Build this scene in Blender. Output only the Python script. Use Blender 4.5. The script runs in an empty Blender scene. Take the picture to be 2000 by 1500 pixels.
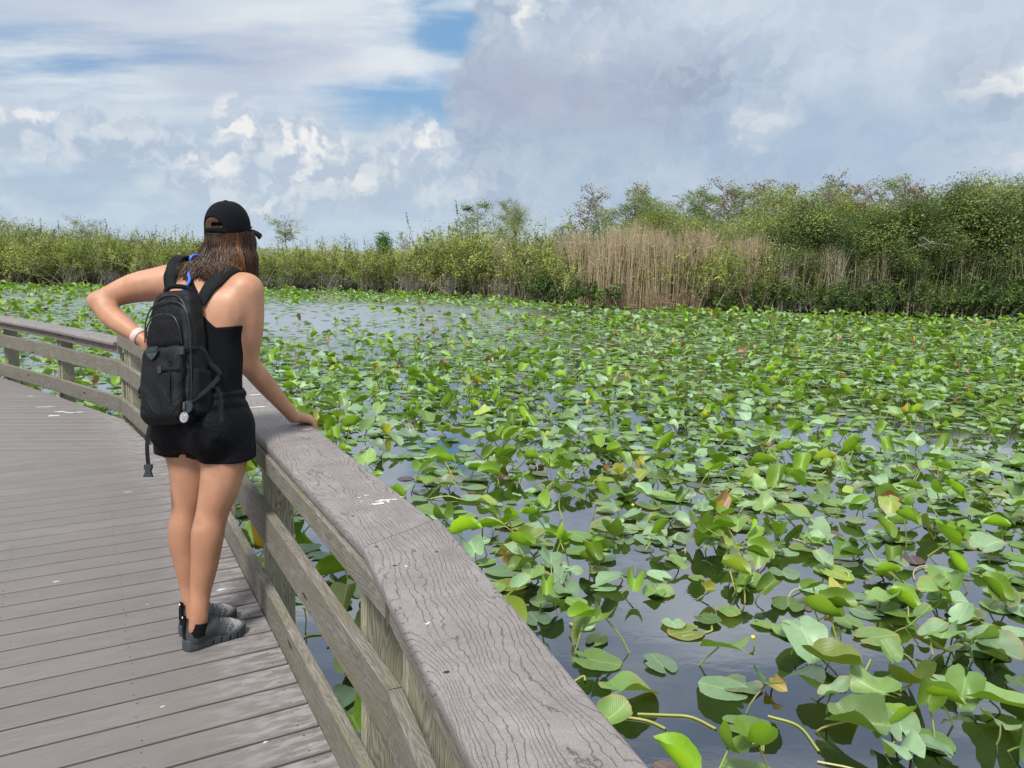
import bpy, bmesh, math, random
import numpy as np
from mathutils import Vector, Matrix
R = math.radians
rng = np.random.default_rng(7)
random.seed(7)
S = bpy.context.scene
COL = S.collection

# ------------------------------------------------------------ camera
CAM_H, FPX, PITCH, ROLL = 1.5037, 1590.78, 0.158556, 0.025693   # deck level is z = 0
WATER = -0.55
_F = Vector((0, math.cos(PITCH), -math.sin(PITCH)))
_R0 = Vector((1, 0, 0)); _U0 = _R0.cross(_F)
_R = _R0 * math.cos(ROLL) + _U0 * math.sin(ROLL)
_U = _U0 * math.cos(ROLL) - _R0 * math.sin(ROLL)
cam = bpy.data.cameras.new("camera"); camo = bpy.data.objects.new("camera", cam); COL.objects.link(camo)
cam.sensor_width = 36.0; cam.lens = 36.0 * FPX / 2000.0; cam.clip_end = 3000; cam.clip_start = 0.05
camo.matrix_world = Matrix(((_R.x, _U.x, -_F.x, 0), (_R.y, _U.y, -_F.y, 0), (_R.z, _U.z, -_F.z, CAM_H), (0, 0, 0, 1)))
S.camera = camo

def at(px, py, Y):
    """point at world distance Y on the sight line measured in the 2000x1500 photograph"""
    d = _F * FPX + _R * (px - 1000) + _U * (750 - py)
    d = d * (Y / d.y)
    return np.array((d.x, d.y, d.z + CAM_H))
def on(px, py, z):
    d = _F * FPX + _R * (px - 1000) + _U * (750 - py)
    d = d * ((z - CAM_H) / d.z)
    return np.array((d.x, d.y, z))
def proj(X):
    X = np.asarray(X, float); d = X - np.array((0, 0, CAM_H))
    z = d @ np.array(_F)
    return 1000 + FPX * (d @ np.array(_R)) / z, 750 - FPX * (d @ np.array(_U)) / z, z

# ------------------------------------------------------------ node helper
class G:
    def __init__(s, tree): s.t = tree; s.n = tree.nodes; s.l = tree.links
    def node(s, ty, **kw):
        n = s.n.new(ty)
        for k, v in kw.items(): setattr(n, k, v)
        return n
    def set(s, sock, v):
        if isinstance(v, bpy.types.NodeSocket): s.l.new(v, sock)
        elif v is not None:
            if isinstance(v, (int, float)):
                if sock.type in ('RGBA',): v = (v, v, v, 1)
                elif sock.type == 'VECTOR': v = (v, v, v)
            elif sock.type == 'RGBA' and len(v) == 3: v = (*v, 1)
            sock.default_value = v
    def m(s, op, a, b=None, c=None, clamp=False):
        n = s.node('ShaderNodeMath', operation=op); n.use_clamp = clamp
        s.set(n.inputs[0], a)
        if b is not None: s.set(n.inputs[1], b)
        if c is not None: s.set(n.inputs[2], c)
        return n.outputs[0]
    def add(s, a, b): return s.m('ADD', a, b)
    def sub(s, a, b): return s.m('SUBTRACT', a, b)
    def mul(s, a, b): return s.m('MULTIPLY', a, b)
    def mx(s, a, b): return s.m('MAXIMUM', a, b)
    def vm(s, op, a, b=None):
        n = s.node('ShaderNodeVectorMath', operation=op); s.set(n.inputs[0], a)
        if b is not None: s.set(n.inputs[1], b)
        return n.outputs[0]
    def xyz(s, v):
        n = s.node('ShaderNodeSeparateXYZ'); s.set(n.inputs[0], v); return n.outputs[0], n.outputs[1], n.outputs[2]
    def cxyz(s, x, y, z=0.0):
        n = s.node('ShaderNodeCombineXYZ'); s.set(n.inputs[0], x); s.set(n.inputs[1], y); s.set(n.inputs[2], z); return n.outputs[0]
    def noise(s, v, scale=5, detail=4, rough=.5, dist=0, out=0, lac=2):
        n = s.node('ShaderNodeTexNoise'); s.set(n.inputs['Vector'], v); s.set(n.inputs['Scale'], scale)
        s.set(n.inputs['Detail'], detail); s.set(n.inputs['Roughness'], rough); s.set(n.inputs['Distortion'], dist); s.set(n.inputs['Lacunarity'], lac)
        return n.outputs[out]
    def vor(s, v, scale=5, feature='F1', rnd=1.0, out='Distance'):
        n = s.node('ShaderNodeTexVoronoi', feature=feature); s.set(n.inputs['Vector'], v); s.set(n.inputs['Scale'], scale)
        s.set(n.inputs['Randomness'], rnd); return n.outputs[out]
    def ss(s, x, a, b, o0=0.0, o1=1.0):
        n = s.node('ShaderNodeMapRange', interpolation_type='SMOOTHSTEP'); s.set(n.inputs[0], x)
        n.inputs[1].default_value = a; n.inputs[2].default_value = b; n.inputs[3].default_value = o0; n.inputs[4].default_value = o1
        return n.outputs[0]
    def mix(s, f, a, b, mode='MIX'):
        n = s.node('ShaderNodeMix', data_type='RGBA', blend_type=mode); n.clamp_factor = True
        s.set(n.inputs[0], f); s.set(n.inputs[6], a); s.set(n.inputs[7], b); return n.outputs[2]
    def ramp(s, x, stops):
        n = s.node('ShaderNodeValToRGB'); s.set(n.inputs[0], x); cr = n.color_ramp
        while len(cr.elements) < len(stops): cr.elements.new(.5)
        for e, (p, c) in zip(cr.elements, stops):
            e.position = p; e.color = (*c, 1) if len(c) == 3 else c
        return n.outputs[0]
    def bump(s, h, strength=.5, dist=.01, nrm=None):
        n = s.node('ShaderNodeBump'); n.inputs['Strength'].default_value = strength; n.inputs['Distance'].default_value = dist
        s.set(n.inputs['Height'], h)
        if nrm is not None: s.set(n.inputs['Normal'], nrm)
        return n.outputs[0]
    def attr(s, name, out='Color'):
        n = s.node('ShaderNodeAttribute'); n.attribute_name = name; return n.outputs[out]
    def uv(s):
        n = s.node('ShaderNodeUVMap'); n.uv_map = 'UVMap'; return n.outputs[0]
    def geo(s, out): return s.node('ShaderNodeNewGeometry').outputs[out]
    def obj(s, out='Object'): return s.node('ShaderNodeTexCoord').outputs[out]

def material(name, fn):
    m = bpy.data.materials.new(name); m.use_nodes = True
    g = G(m.node_tree); bs = g.n['Principled BSDF']; fn(g, bs); return m
def plain(name, c, rough=.6, spec=.5, bump=None, **kw):
    def f(g, b):
        co = g.obj()
        n = g.noise(co, 35, 5, .6)
        g.set(b.inputs['Base Color'], g.mix(n, tuple(x*.75 for x in c), tuple(min(1, x*1.25) for x in c)))
        b.inputs['Roughness'].default_value = rough
        b.inputs['Specular IOR Level'].default_value = spec
        if bump: g.set(b.inputs['Normal'], g.bump(g.noise(co, bump[0], 4), bump[1], .002))
        for k, v in kw.items(): b.inputs[k].default_value = v
    return material(name, f)

# ------------------------------------------------------------ world: clear-sky model + procedural cloud cover
SUN_EL, SUN_AZ = R(58), R(205)     # azimuth clockwise from +Y (the way the camera looks)
W = bpy.data.worlds.new("World"); S.world = W; W.use_nodes = True
g = G(W.node_tree); g.n.clear()
sky = g.node('ShaderNodeTexSky', sky_type='NISHITA'); sky.sun_disc = False; sky.sun_elevation = SUN_EL; sky.sun_rotation = SUN_AZ
sky.air_density = 1.0; sky.dust_density = 1.0; sky.ozone_density = 2.0
dirv = g.obj('Generated')
x, y, z = g.xyz(dirv)
az = g.m('ARCTAN2', x, y); el = g.m('ARCSINE', g.m('MINIMUM', g.m('MAXIMUM', z, -1.0), 1.0))
el = g.mx(el, 0.0)
AE = g.cxyz(az, el)
w1 = g.noise(AE, 9, 3, .62, out=1)
wv = g.vm('MULTIPLY', g.vm('SUBTRACT', w1, (.5, .5, .5)), (.075, .055, 0))
w2 = g.noise(AE, 60, 2, .6, out=1)
wv = g.vm('ADD', wv, g.vm('MULTIPLY', g.vm('SUBTRACT', w2, (.5, .5, .5)), (.024, .020, 0)))
AW = g.vm('ADD', AE, wv)
def px2(px, py): return ((px-1000)/1590.0, (496-py+.0257*(px-1000))/1590.0)
def blob(px, py, rx, ry, soft=.35, src=None, rot=0):
    a, e = px2(px, py)
    d = g.vm('SUBTRACT', src or AW, (a, e, 0))
    if rot:
        dx, dy, _ = g.xyz(d); c, s_ = math.cos(rot), math.sin(rot)
        d = g.cxyz(g.add(g.mul(dx, c), g.mul(dy, s_)), g.sub(g.mul(dy, c), g.mul(dx, s_)))
    d = g.vm('MULTIPLY', d, (1590.0/rx, 1590.0/ry, 0))
    n = g.node('ShaderNodeVectorMath', operation='LENGTH'); g.set(n.inputs[0], d)
    return g.ss(n.outputs['Value'], 1+soft, 1-soft)
def c8(r, gg, b, k=1.0):
    f = lambda v: ((v/255+.055)/1.055)**2.4 if v > 10 else v/255/12.92
    return (f(r)*k, f(gg)*k, f(b)*k)
K = 10.0   # background strength is 0.1
def cc(r, gg, b): return c8(r, gg, b, K)
blue = g.mix(.55, sky.outputs[0], cc(112, 168, 228))
# wind-drawn high veil, seen in perspective
pl = g.cxyz(g.m('DIVIDE', x, g.add(g.mx(z, 0.0), .14)), g.m('DIVIDE', y, g.add(g.mx(z, 0.0), .14)))
plr = g.vm('MULTIPLY', pl, (.55, 1.25, 1))
veil = g.noise(plr, 1.35, 6, .58, .0)
veilm = g.ss(veil, .30, .54)
thick = g.noise(g.vm('ADD', plr, (5.2, 1.7, 0)), 1.1, 4, .6)
col = g.mix(g.mul(veilm, .92), blue, g.ramp(thick, [(.30, cc(172, 190, 222)), (.50, cc(205, 218, 236)), (.68, cc(228, 235, 245))]))
# clear blue windows
gap = g.mx(g.mx(blob(872, 60, 60, 130, .5), g.mul(blob(790, 225, 130, 45, .5), .9)), g.mul(blob(60, 115, 140, 26, .6), .45))
gap = g.mul(gap, g.ss(veil, .62, .42, .25, 1.0))
col = g.mix(gap, col, g.mix(.25, blue, cc(140, 185, 232)))
# grey scuds floating in the left
for (a, b, rx, ry, s_) in ((560, 150, 130, 55, .75), (300, 110, 150, 70, .5), (110, 50, 120, 60, .5), (40, 215, 90, 50, .7), (470, 190, 110, 30, .5)):
    col = g.mix(g.mul(blob(a, b, rx, ry, .6), s_*.8), col, cc(176, 188, 216))
# low haze deck
n3 = thick
lowm = g.ss(g.add(el, g.mul(g.sub(n3, .5), .10)), .185, .085)
lowc = g.ramp(g.noise(g.vm('MULTIPLY', AW, (1, 3.2, 1)), 8, 3, .55), [(.32, cc(165, 188, 217)), (.5, cc(178, 199, 224)), (.68, cc(198, 214, 233))])
col = g.mix(g.mul(lowm, .9), col, lowc)
# cumulus heads: lit side / shade side from a height field
hA = g.noise(AW, 24, 4, .55); hB = g.noise(g.vm('ADD', AW, (.009, -.010, 0)), 24, 3, .55)
lit = g.ss(g.sub(hA, hB), -.10, .14)
cum = None
for (a, b, rx, ry) in ((495, 300, 60, 70), (605, 305, 85, 55), (430, 330, 80, 40), (800, 310, 75, 60), (690, 345, 140, 60), (250, 300, 190, 50), (540, 380, 200, 45), (885, 360, 90, 60)):
    bb = blob(a, b, rx, ry, .42); cum = bb if cum is None else g.mx(cum, bb)
col = g.mix(g.mul(cum, .7), col, g.mix(lit, cc(172, 190, 217), cc(210, 220, 235)))
brt = None
for (a, b, rx, ry, s_) in ((490, 268, 26, 42, .9), (600, 300, 62, 34, 1.0), (440, 328, 36, 24, .9), (660, 290, 30, 22, .5), (815, 290, 34, 26, .9), (790, 335, 16, 22, .6), (722, 362, 48, 16, .55), (630, 350, 70, 24, .5), (40, 328, 30, 14, .5), (520, 398, 40, 12, .5), (170, 268, 60, 8, .7)):
    bb = g.mul(blob(a, b, rx, ry, .5), s_); brt = bb if brt is None else g.mx(brt, bb)
col = g.mix(g.mul(brt, g.ss(lit, 0, 1, .12, .85)), col, cc(240, 241, 246))
# the big grey-blue bank on the right
ax, ey, _ = g.xyz(AW)
edge = g.sub(ax, g.mul(g.m('ABSOLUTE', g.sub(ey, .17)), .32))
bank = g.ss(edge, -.098, -.074)
bank = g.mul(bank, g.ss(ey, .05, .12, .55, 1))
bank = g.mul(g.mx(bank, blob(905, 215, 50, 62, .3)), g.ss(ey, .60, .34))
n5 = g.noise(g.vm('MULTIPLY', AW, (1, 1.5, 1)), 5.5, 5, .58)
bankc = g.ramp(n5, [(.32, cc(140, 158, 190)), (.46, cc(165, 184, 212)), (.56, cc(186, 203, 226)), (.68, cc(215, 225, 239))])
bankc = g.mix(g.mul(g.ss(lit, .2, 1), .30), bankc, cc(214, 224, 238))
bankc = g.mix(g.ss(ax, .05, .55, 0, .35), bankc, cc(196, 211, 232))
for (a, b, rx, ry, s_, cl) in ((1120, 215, 230, 95, .7, (163, 175, 204)), (960, 190, 90, 60, .55, (160, 173, 203)), (1240, 330, 330, 70, .5, (165, 187, 216)), (1570, 290, 230, 90, .6, (160, 184, 216)),
                               (1700, 90, 330, 90, .5, (196, 211, 232)), (1500, 20, 260, 50, .5, (205, 218, 236)), (1950, 170, 90, 150, .6, (203, 217, 234)), (1130, 100, 120, 60, .5, (192, 208, 230))):
    bankc = g.mix(g.mul(blob(a, b, rx, ry, .7), s_), bankc, cc(*cl))
for (a, b, rx, ry, s_, rot) in ((1005, 50, 18, 52, .9, 0), (1075, 20, 26, 18, .6, 0), (1185, 12, 16, 12, .8, 0), (1850, 205, 66, 20, .85, .32), (1445, 275, 46, 34, .42, .9), (1130, 130, 26, 30, .3, 0), (1990, 300, 60, 22, .5, .3), (1960, 352, 120, 22, .5, 0)):
    bankc = g.mix(g.mul(g.mul(blob(a, b, rx, ry, .9, rot=rot), s_), g.ss(lit, 0, .8, .55, 1)), bankc, cc(238, 242, 247))
col = g.mix(bank, col, bankc)
# very near the horizon everything pales
col = g.mix(g.ss(el, .085, .0, 0, .55), col, cc(186, 205, 227))
# overhead and behind: broken white cloud
ov = g.ss(el, .30, .52)
col = g.mix(g.mul(ov, g.ss(thick, .38, .58, .12, 1.0)), g.mix(g.mul(ov, .75), col, cc(112, 140, 184)), tuple(q*1.7 for q in cc(226, 232, 241)))
bg = g.node('ShaderNodeBackground'); g.set(bg.inputs[0], g.vm('MULTIPLY', col, (1.08, 1.045, .965))); bg.inputs[1].default_value = 0.1
wo = g.node('ShaderNodeOutputWorld'); g.l.new(bg.outputs[0], wo.inputs[0])

S.render.film_transparent = False; W.cycles.sampling_method = 'MANUAL'; W.cycles.sample_map_resolution = 256
sun = bpy.data.lights.new("sun", 'SUN'); sun.energy = 4.6; sun.angle = R(11); sun.color = (1, .965, .90)
suno = bpy.data.objects.new("sun", sun); COL.objects.link(suno)
sd = Vector((math.sin(SUN_AZ)*math.cos(SUN_EL), math.cos(SUN_AZ)*math.cos(SUN_EL), math.sin(SUN_EL)))
suno.rotation_euler = sd.to_track_quat('Z', 'Y').to_euler()
S.view_settings.view_transform = 'Standard'; S.view_settings.look = 'None'; S.view_settings.exposure = 0.0; S.view_settings.gamma = 1
S.cycles.max_bounces = 6; S.cycles.diffuse_bounces = 3; S.cycles.glossy_bounces = 3; S.cycles.transmission_bounces = 3; S.cycles.transparent_max_bounces = 6
S.cycles.use_denoising = True

# ------------------------------------------------------------ object helpers
def link(name, me, mats=None, parent=None):
    o = bpy.data.objects.new(name, me); COL.objects.link(o)
    if parent is not None: o.parent = parent
    if mats is not None and me is not None:
        for m in (mats if isinstance(mats, (list, tuple)) else [mats]): me.materials.append(m)
    return o
def tag(o, label=None, cat=None, group=None, kind=None):
    if label: o['label'] = label
    if cat: o['category'] = cat
    if group: o['group'] = group
    if kind: o['kind'] = kind
    return o
def empty(name, loc=(0, 0, 0)):
    o = bpy.data.objects.new(name, None); COL.objects.link(o); o.location = loc; o.empty_display_size = .1; return o
def setparent(o, p):
    """parent keeping the world position (parents only translate)"""
    o.parent = p; o.location = Vector(o.location) - Vector(p.location); return o
def npmesh(name, V, F, smooth=True, uv=None, col=None, mi=None):
    """V (n,3); F int array (m,k) or list of arrays with different k"""
    me = bpy.data.meshes.new(name)
    Fs = F if isinstance(F, list) else [F]
    Fs = [np.asarray(f, np.int32) for f in Fs if len(f)]
    V = np.asarray(V, np.float32)
    me.vertices.add(len(V)); me.vertices.foreach_set('co', V.ravel())
    tot = np.concatenate([np.full(len(f), f.shape[1], np.int32) for f in Fs])
    idx = np.concatenate([f.ravel() for f in Fs])
    me.loops.add(len(idx)); me.loops.foreach_set('vertex_index', idx)
    me.polygons.add(len(tot)); st = np.zeros(len(tot), np.int32); st[1:] = np.cumsum(tot)[:-1]
    me.polygons.foreach_set('loop_start', st)
    try: me.polygons.foreach_set('loop_total', tot)
    except Exception: pass
    me.polygons.foreach_set('use_smooth', np.full(len(tot), bool(smooth)))
    if mi is not None: me.polygons.foreach_set('material_index', np.asarray(mi, np.int32))
    if uv is not None:
        ul = me.uv_layers.new(name='UVMap'); uv = np.asarray(uv, np.float32)
        if len(uv) == len(V) and len(uv) != len(idx): uv = uv[idx]
        ul.data.foreach_set('uv', uv.ravel())
    if col is not None:
        ca = me.color_attributes.new('Col', 'FLOAT_COLOR', 'POINT')
        c = np.asarray(col, np.float32)
        if c.shape[1] == 3: c = np.concatenate([c, np.ones((len(c), 1), np.float32)], 1)
        ca.data.foreach_set('color', c.ravel())
    me.update(calc_edges=True); me.validate()
    return me
class MB:
    """collects pieces (V, F lists, colours, uvs) into one mesh"""
    def __init__(s): s.V = []; s.F = {}; s.C = []; s.n = 0; s.U = []
    def add(s, V, F, c=(1, 1, 1), mat=0, uv=None):
        V = np.asarray(V, float); F = np.asarray(F, int)
        s.V.append(V); s.F.setdefault((F.shape[1], mat), []).append(F + s.n); s.n += len(V)
        c = np.asarray(c, float); s.C.append(np.broadcast_to(c, (len(V), 3)) if c.ndim == 1 else c)
        s.U.append(np.zeros((len(V), 2)) if uv is None else np.asarray(uv, float))
    def build(s, name, mats, parent=None, smooth=True):
        V = np.concatenate(s.V); Fs = []; mi = []
        for (k, m), l in s.F.items():
            f = np.concatenate(l); Fs.append(f); mi.append(np.full(len(f), m))
        me = npmesh(name, V, Fs, smooth, uv=None if s.n == 0 else None, col=np.concatenate(s.C), mi=np.concatenate(mi))
        ul = me.uv_layers.new(name='UVMap'); li = np.empty(len(me.loops), np.int32); me.loops.foreach_get('vertex_index', li)
        ul.data.foreach_set('uv', np.concatenate(s.U)[li].astype(np.float32).ravel())
        return link(name, me, mats, parent)
def unit(v):
    v = np.asarray(v, float); return v / (np.linalg.norm(v, axis=-1, keepdims=True) + 1e-12)
def tube(path, rad, k=8):
    """swept tube -> V, F(quads)"""
    P = np.asarray(path, float); n = len(P); rad = np.broadcast_to(np.asarray(rad, float), (n,))
    T = np.gradient(P, axis=0); T = unit(T)
    up = np.array((0, 0, 1.0)) if abs(T[0][2]) < .9 else np.array((1.0, 0, 0))
    A = unit(np.cross(T, up)); B = np.cross(T, A)
    th = np.arange(k) * 2*math.pi/k
    V = P[:, None] + rad[:, None, None]*(A[:, None]*np.cos(th)[None, :, None] + B[:, None]*np.sin(th)[None, :, None])
    V = V.reshape(-1, 3)
    i = np.arange(n-1)[:, None]*k; j = np.arange(k)[None]; j2 = (j+1) % k
    F = np.stack([i+j, i+j2, i+k+j2, i+k+j], -1).reshape(-1, 4)
    return V, F
def cr(pts, n=8):
    """Catmull-Rom through the points"""
    P = np.asarray(pts, float); P = np.concatenate([P[:1]*2-P[1:2], P, P[-1:]*2-P[-2:-1]]); out = []
    for i in range(1, len(P)-2):
        t = np.linspace(0, 1, n, endpoint=False)[:, None]; a, b, c, d = P[i-1], P[i], P[i+1], P[i+2]
        out.append(.5*((2*b)+(-a+c)*t+(2*a-5*b+4*c-d)*t*t+(-a+3*b-3*c+d)*t**3))
    out.append(P[-2][None]); return np.concatenate(out)
def ribbon(path, wv, width, thick, nrm=None):
    """flat strap swept along path; wv = width directions, returns V,F"""
    P = np.asarray(path, float); n = len(P); T = unit(np.gradient(P, axis=0))
    Wd = np.broadcast_to(np.asarray(wv, float), P.shape); Wd = unit(Wd - T*np.sum(Wd*T, -1, keepdims=True)); N = np.cross(T, Wd)
    w = np.broadcast_to(np.asarray(width, float), (n,))[:, None]/2; t = thick/2
    e = .8
    V = np.stack([P-Wd*w-N*t*.3, P-Wd*w*.93-N*t, P+Wd*w*.93-N*t, P+Wd*w-N*t*.3, P+Wd*w+N*t*.3, P+Wd*w*.93+N*t, P-Wd*w*.93+N*t, P-Wd*w+N*t*.3], 1).reshape(-1, 3)
    k = 8; i = np.arange(n-1)[:, None]*k; j = np.arange(k)[None]; j2 = (j+1) % k
    F = np.stack([i+j, i+j2, i+k+j2, i+k+j], -1).reshape(-1, 4)
    ends = np.array([[0, 1, 6, 7], [1, 2, 5, 6], [2, 3, 4, 5]]); F = np.concatenate([F, ends, (ends+(n-1)*k)[:, ::-1]])
    return V, F
# ------------------------------------------------------------ wood materials (UVs are metres: u along the board, v round it)
def wood_composite(g, b):
    uv = g.uv(); u, v, _ = g.xyz(uv)
    n1 = g.noise(g.cxyz(g.mul(u, .62), g.mul(v, 2.2)), 2.4, 2, .45)
    n2 = g.noise(g.cxyz(g.mul(u, 9), g.mul(v, 12)), 2.4, 3, .6)
    h = g.add(g.mul(v, 64), g.add(g.mul(n1, 21.0), g.mul(n2, 1.5)))
    f = g.m('FRACT', h)
    d = g.m('ABSOLUTE', g.sub(f, .5))
    wid = g.ss(g.noise(g.cxyz(g.mul(u, 9), g.mul(v, 60)), 1.5, 3, .6), .30, .62, .012, .105)
    lm = g.m('DIVIDE', d, wid, clamp=True)           # 0 in the groove
    groove = g.sub(1.0, lm)
    fine = g.noise(g.cxyz(g.mul(u, 30), g.mul(v, 90)), 3, 5, .65)
    blot = g.noise(g.cxyz(u, v), 9, 6, .65); sp = g.noise(g.cxyz(u, v), 260, 3, .6)
    base = g.ramp(blot, [(.3, (.130, .113, .107)), (.55, (.180, .160, .154)), (.72, (.240, .217, .211))])
    base = g.mix(g.ss(sp, .35, .7, 0, .45), base, (.28, .26, .253))
    vein = g.ss(g.m('ABSOLUTE', g.sub(g.noise(g.cxyz(u, v), 17, 7, .7), .5)), .012, 0.0, 0, .3)
    base = g.mix(g.ss(fine, .5, .75, 0, .5), base, (.12, .10, .102)); base = g.mix(vein, base, (.36, .335, .35))
    base = g.mix(g.mul(groove, .74), base, (.045, .036, .034))
    g.set(b.inputs['Base Color'], base); b.inputs['Roughness'].default_value = .62; b.inputs['Specular IOR Level'].default_value = .35
    hh = g.add(g.mul(groove, -1.0), g.add(g.mul(fine, .5), g.mul(sp, .2)))
    g.set(b.inputs['Normal'], g.bump(hh, .8, .0015))
M_CAP = material('weathered_composite', wood_composite)
def wood_grain(dark, mid, light, green, lines, knots=True):
    def f(g, b):
        uv = g.uv(); u, v, _ = g.xyz(uv)
        rnd = g.attr('Col'); rr, rg, _2 = g.xyz(rnd)
        uo = g.add(u, g.mul(rr, 37.0)); vo = g.add(v, g.mul(rg, 11.0))
        n1 = g.noise(g.cxyz(g.mul(uo, .55), g.mul(vo, 3.0)), 3.0, 3, .5)
        kn = g.vor(g.cxyz(g.mul(uo, 1.5), g.mul(vo, 6.0)), 1.0, 'F1')
        kh = g.ss(kn, .36, .0)
        h = g.add(g.mul(vo, lines), g.add(g.mul(n1, 30 if not knots else 22), g.mul(kh, 4.2)))
        f = g.m('FRACT', h)
        ring = g.ss(g.m('ABSOLUTE', g.sub(f, .5)), .42, .10)
        str_ = g.noise(g.cxyz(g.mul(uo, 5), g.mul(vo, 240)), 1.6, 5, .7)
        blot = g.noise(g.cxyz(g.mul(uo, 1.2), g.mul(vo, 4)), 3, 5, .6)
        c = g.mix(g.mul(ring, .62), mid, dark)
        c = g.mix(g.ss(str_, .42, .7, 0, .75), c, light)
        c = g.mix(g.ss(str_, .5, .25, 0, .6), c, dark)
        c = g.mix(g.ss(blot, .42, .68, 0, .6), c, green)
        knot = g.ss(kn, .075, .045)
        c = g.mix(knot, c, (.055, .035, .022))
        crack = g.ss(g.noise(g.cxyz(g.mul(uo, 2.5), g.mul(vo, 130)), 1.7, 2, .5), .69, .76)
        c = g.mix(g.mul(crack, .8), c, (.03, .026, .022))
        g.set(b.inputs['Base Color'], c); b.inputs['Roughness'].default_value = .8; b.inputs['Specular IOR Level'].default_value = .25
        hh = g.add(g.mul(ring, -.35), g.add(g.mul(str_, .8), g.mul(crack, -1.5)))
        g.set(b.inputs['Normal'], g.bump(hh, .7, .002))
    return f
M_RAIL = material('weathered_rail_timber', wood_grain((.075, .062, .050), (.170, .152, .130), (.31, .295, .27), (.135, .130, .072), 70))
M_POST = material('treated_post_timber', wood_grain((.085, .070, .048), (.30, .275, .205), (.44, .41, .33), (.25, .245, .155), 80))
def deck_mat(g, b):
    uv = g.uv(); u, v, _ = g.xyz(uv)
    rr, rg, edge = g.xyz(g.attr('Col'))
    uo = g.add(u, g.mul(rr, 31.0))
    st = g.noise(g.cxyz(g.mul(uo, 5), g.mul(v, 150)), 1.5, 6, .7)
    st2 = g.noise(g.cxyz(g.mul(uo, 14), g.mul(v, 500)), 1.0, 3, .6)
    bl = g.noise(g.cxyz(g.mul(uo, 1.0), g.mul(v, 3)), 2.5, 5, .6)
    c = g.ramp(st, [(.25, (.090, .080, .076)), (.5, (.140, .127, .122)), (.75, (.200, .184, .177))])
    c = g.mix(g.ss(bl, .3, .7, 0, .35), c, (.195, .178, .172))
    c = g.mix(g.ss(rg, 0, 1, 0, .30), c, (.115, .102, .102))
    c = g.mix(g.ss(st2, .62, .75, 0, .5), c, (.10, .09, .095))
    # scuffed, bleached board ends beside the railing
    sc = g.mul(g.ss(edge, .0, .9), g.ss(g.noise(g.cxyz(g.mul(uo, 6), g.mul(v, 22)), 1.6, 6, .65), .40, .62))
    c = g.mix(g.mul(sc, .38), c, (.42, .41, .415))
    sp = g.vor(g.cxyz(uo, v), 11, 'F1'); c = g.mix(g.ss(sp, .030, .015, 0, .6), c, (.62, .62, .62))
    blotch = g.vor(g.geo('Position'), 1.3, 'F1'); c = g.mix(g.ss(g.add(blotch, g.mul(g.noise(g.geo('Position'), 9, 4), .25)), .22, .14, 0, .35), c, (.12, .105, .12))
    g.set(b.inputs['Base Color'], c); b.inputs['Roughness'].default_value = .58; b.inputs['Specular IOR Level'].default_value = .4
    g.set(b.inputs['Normal'], g.bump(g.add(st, g.mul(st2, .6)), .45, .0012))
M_DECK = material('composite_deck_board', deck_mat)
M_JOIST_GAP = plain('joist_timber_and_gap_shade', (.05, .042, .034), .9)  # for the joists and for the added sheet that darkens board gaps
M_DROP = plain('dried_bird_droppings', (.46, .46, .45), .8)
M_NAIL = plain('dark_nail_hole', (.012, .010, .010), .6)
M_STEEL = plain('galvanised_screw', (.45, .46, .45), .35, **{'Metallic': .8})

# ------------------------------------------------------------ deck
TH, OFF = .5419, 3.6725
nb = np.array((-math.sin(TH), math.cos(TH))); db = np.array((math.cos(TH), math.sin(TH)))
TU = math.radians(8.0); nu = np.array((-math.sin(TU), math.cos(TU))); du = np.array((math.cos(TU), math.sin(TU))); SEAM = 6.128
DA, LI = -.4887, .6062
DBs = -.3565
def ln(d, o): return (np.array((math.cos(d), -math.sin(d))), o)      # n.p <= o is the walkway side
Kp = np.array((-3.55, 7.26)); Lp = np.array((-2.05, 5.15)); Mp = np.array((-4.78, 8.33)); Np = np.array((-5.92, 9.33)); Op = np.array((-8.6, 11.4))
Jp = np.array((-.281, 1.821))
def ln2(a, b):
    d = b-a; n = np.array((d[1], -d[0])); n = n/np.linalg.norm(n)
    if n @ np.array((-6.0, 2.0)) > n @ a: n = -n
    return (n, n @ a)
Bdir = np.array((math.sin(DBs), math.cos(DBs)))
Bend = Jp - Bdir*2.6
edges = [ln2(Jp, Lp), ln2(Bend, Jp), ln2(Lp, Kp), ln2(Kp, Mp), ln2(Mp, Np)]
INSET = [.002, -9, .05, .13, .13]
def clip(poly, n, o):
    out = []
    for i in range(len(poly)):
        a, b = poly[i], poly[(i+1) % len(poly)]; da, db_ = n @ a-o, n @ b-o
        if da <= 0: out.append(a)
        if (da < 0) != (db_ < 0): out.append(a+(b-a)*da/(da-db_))
    return out
deck = MB()
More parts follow.
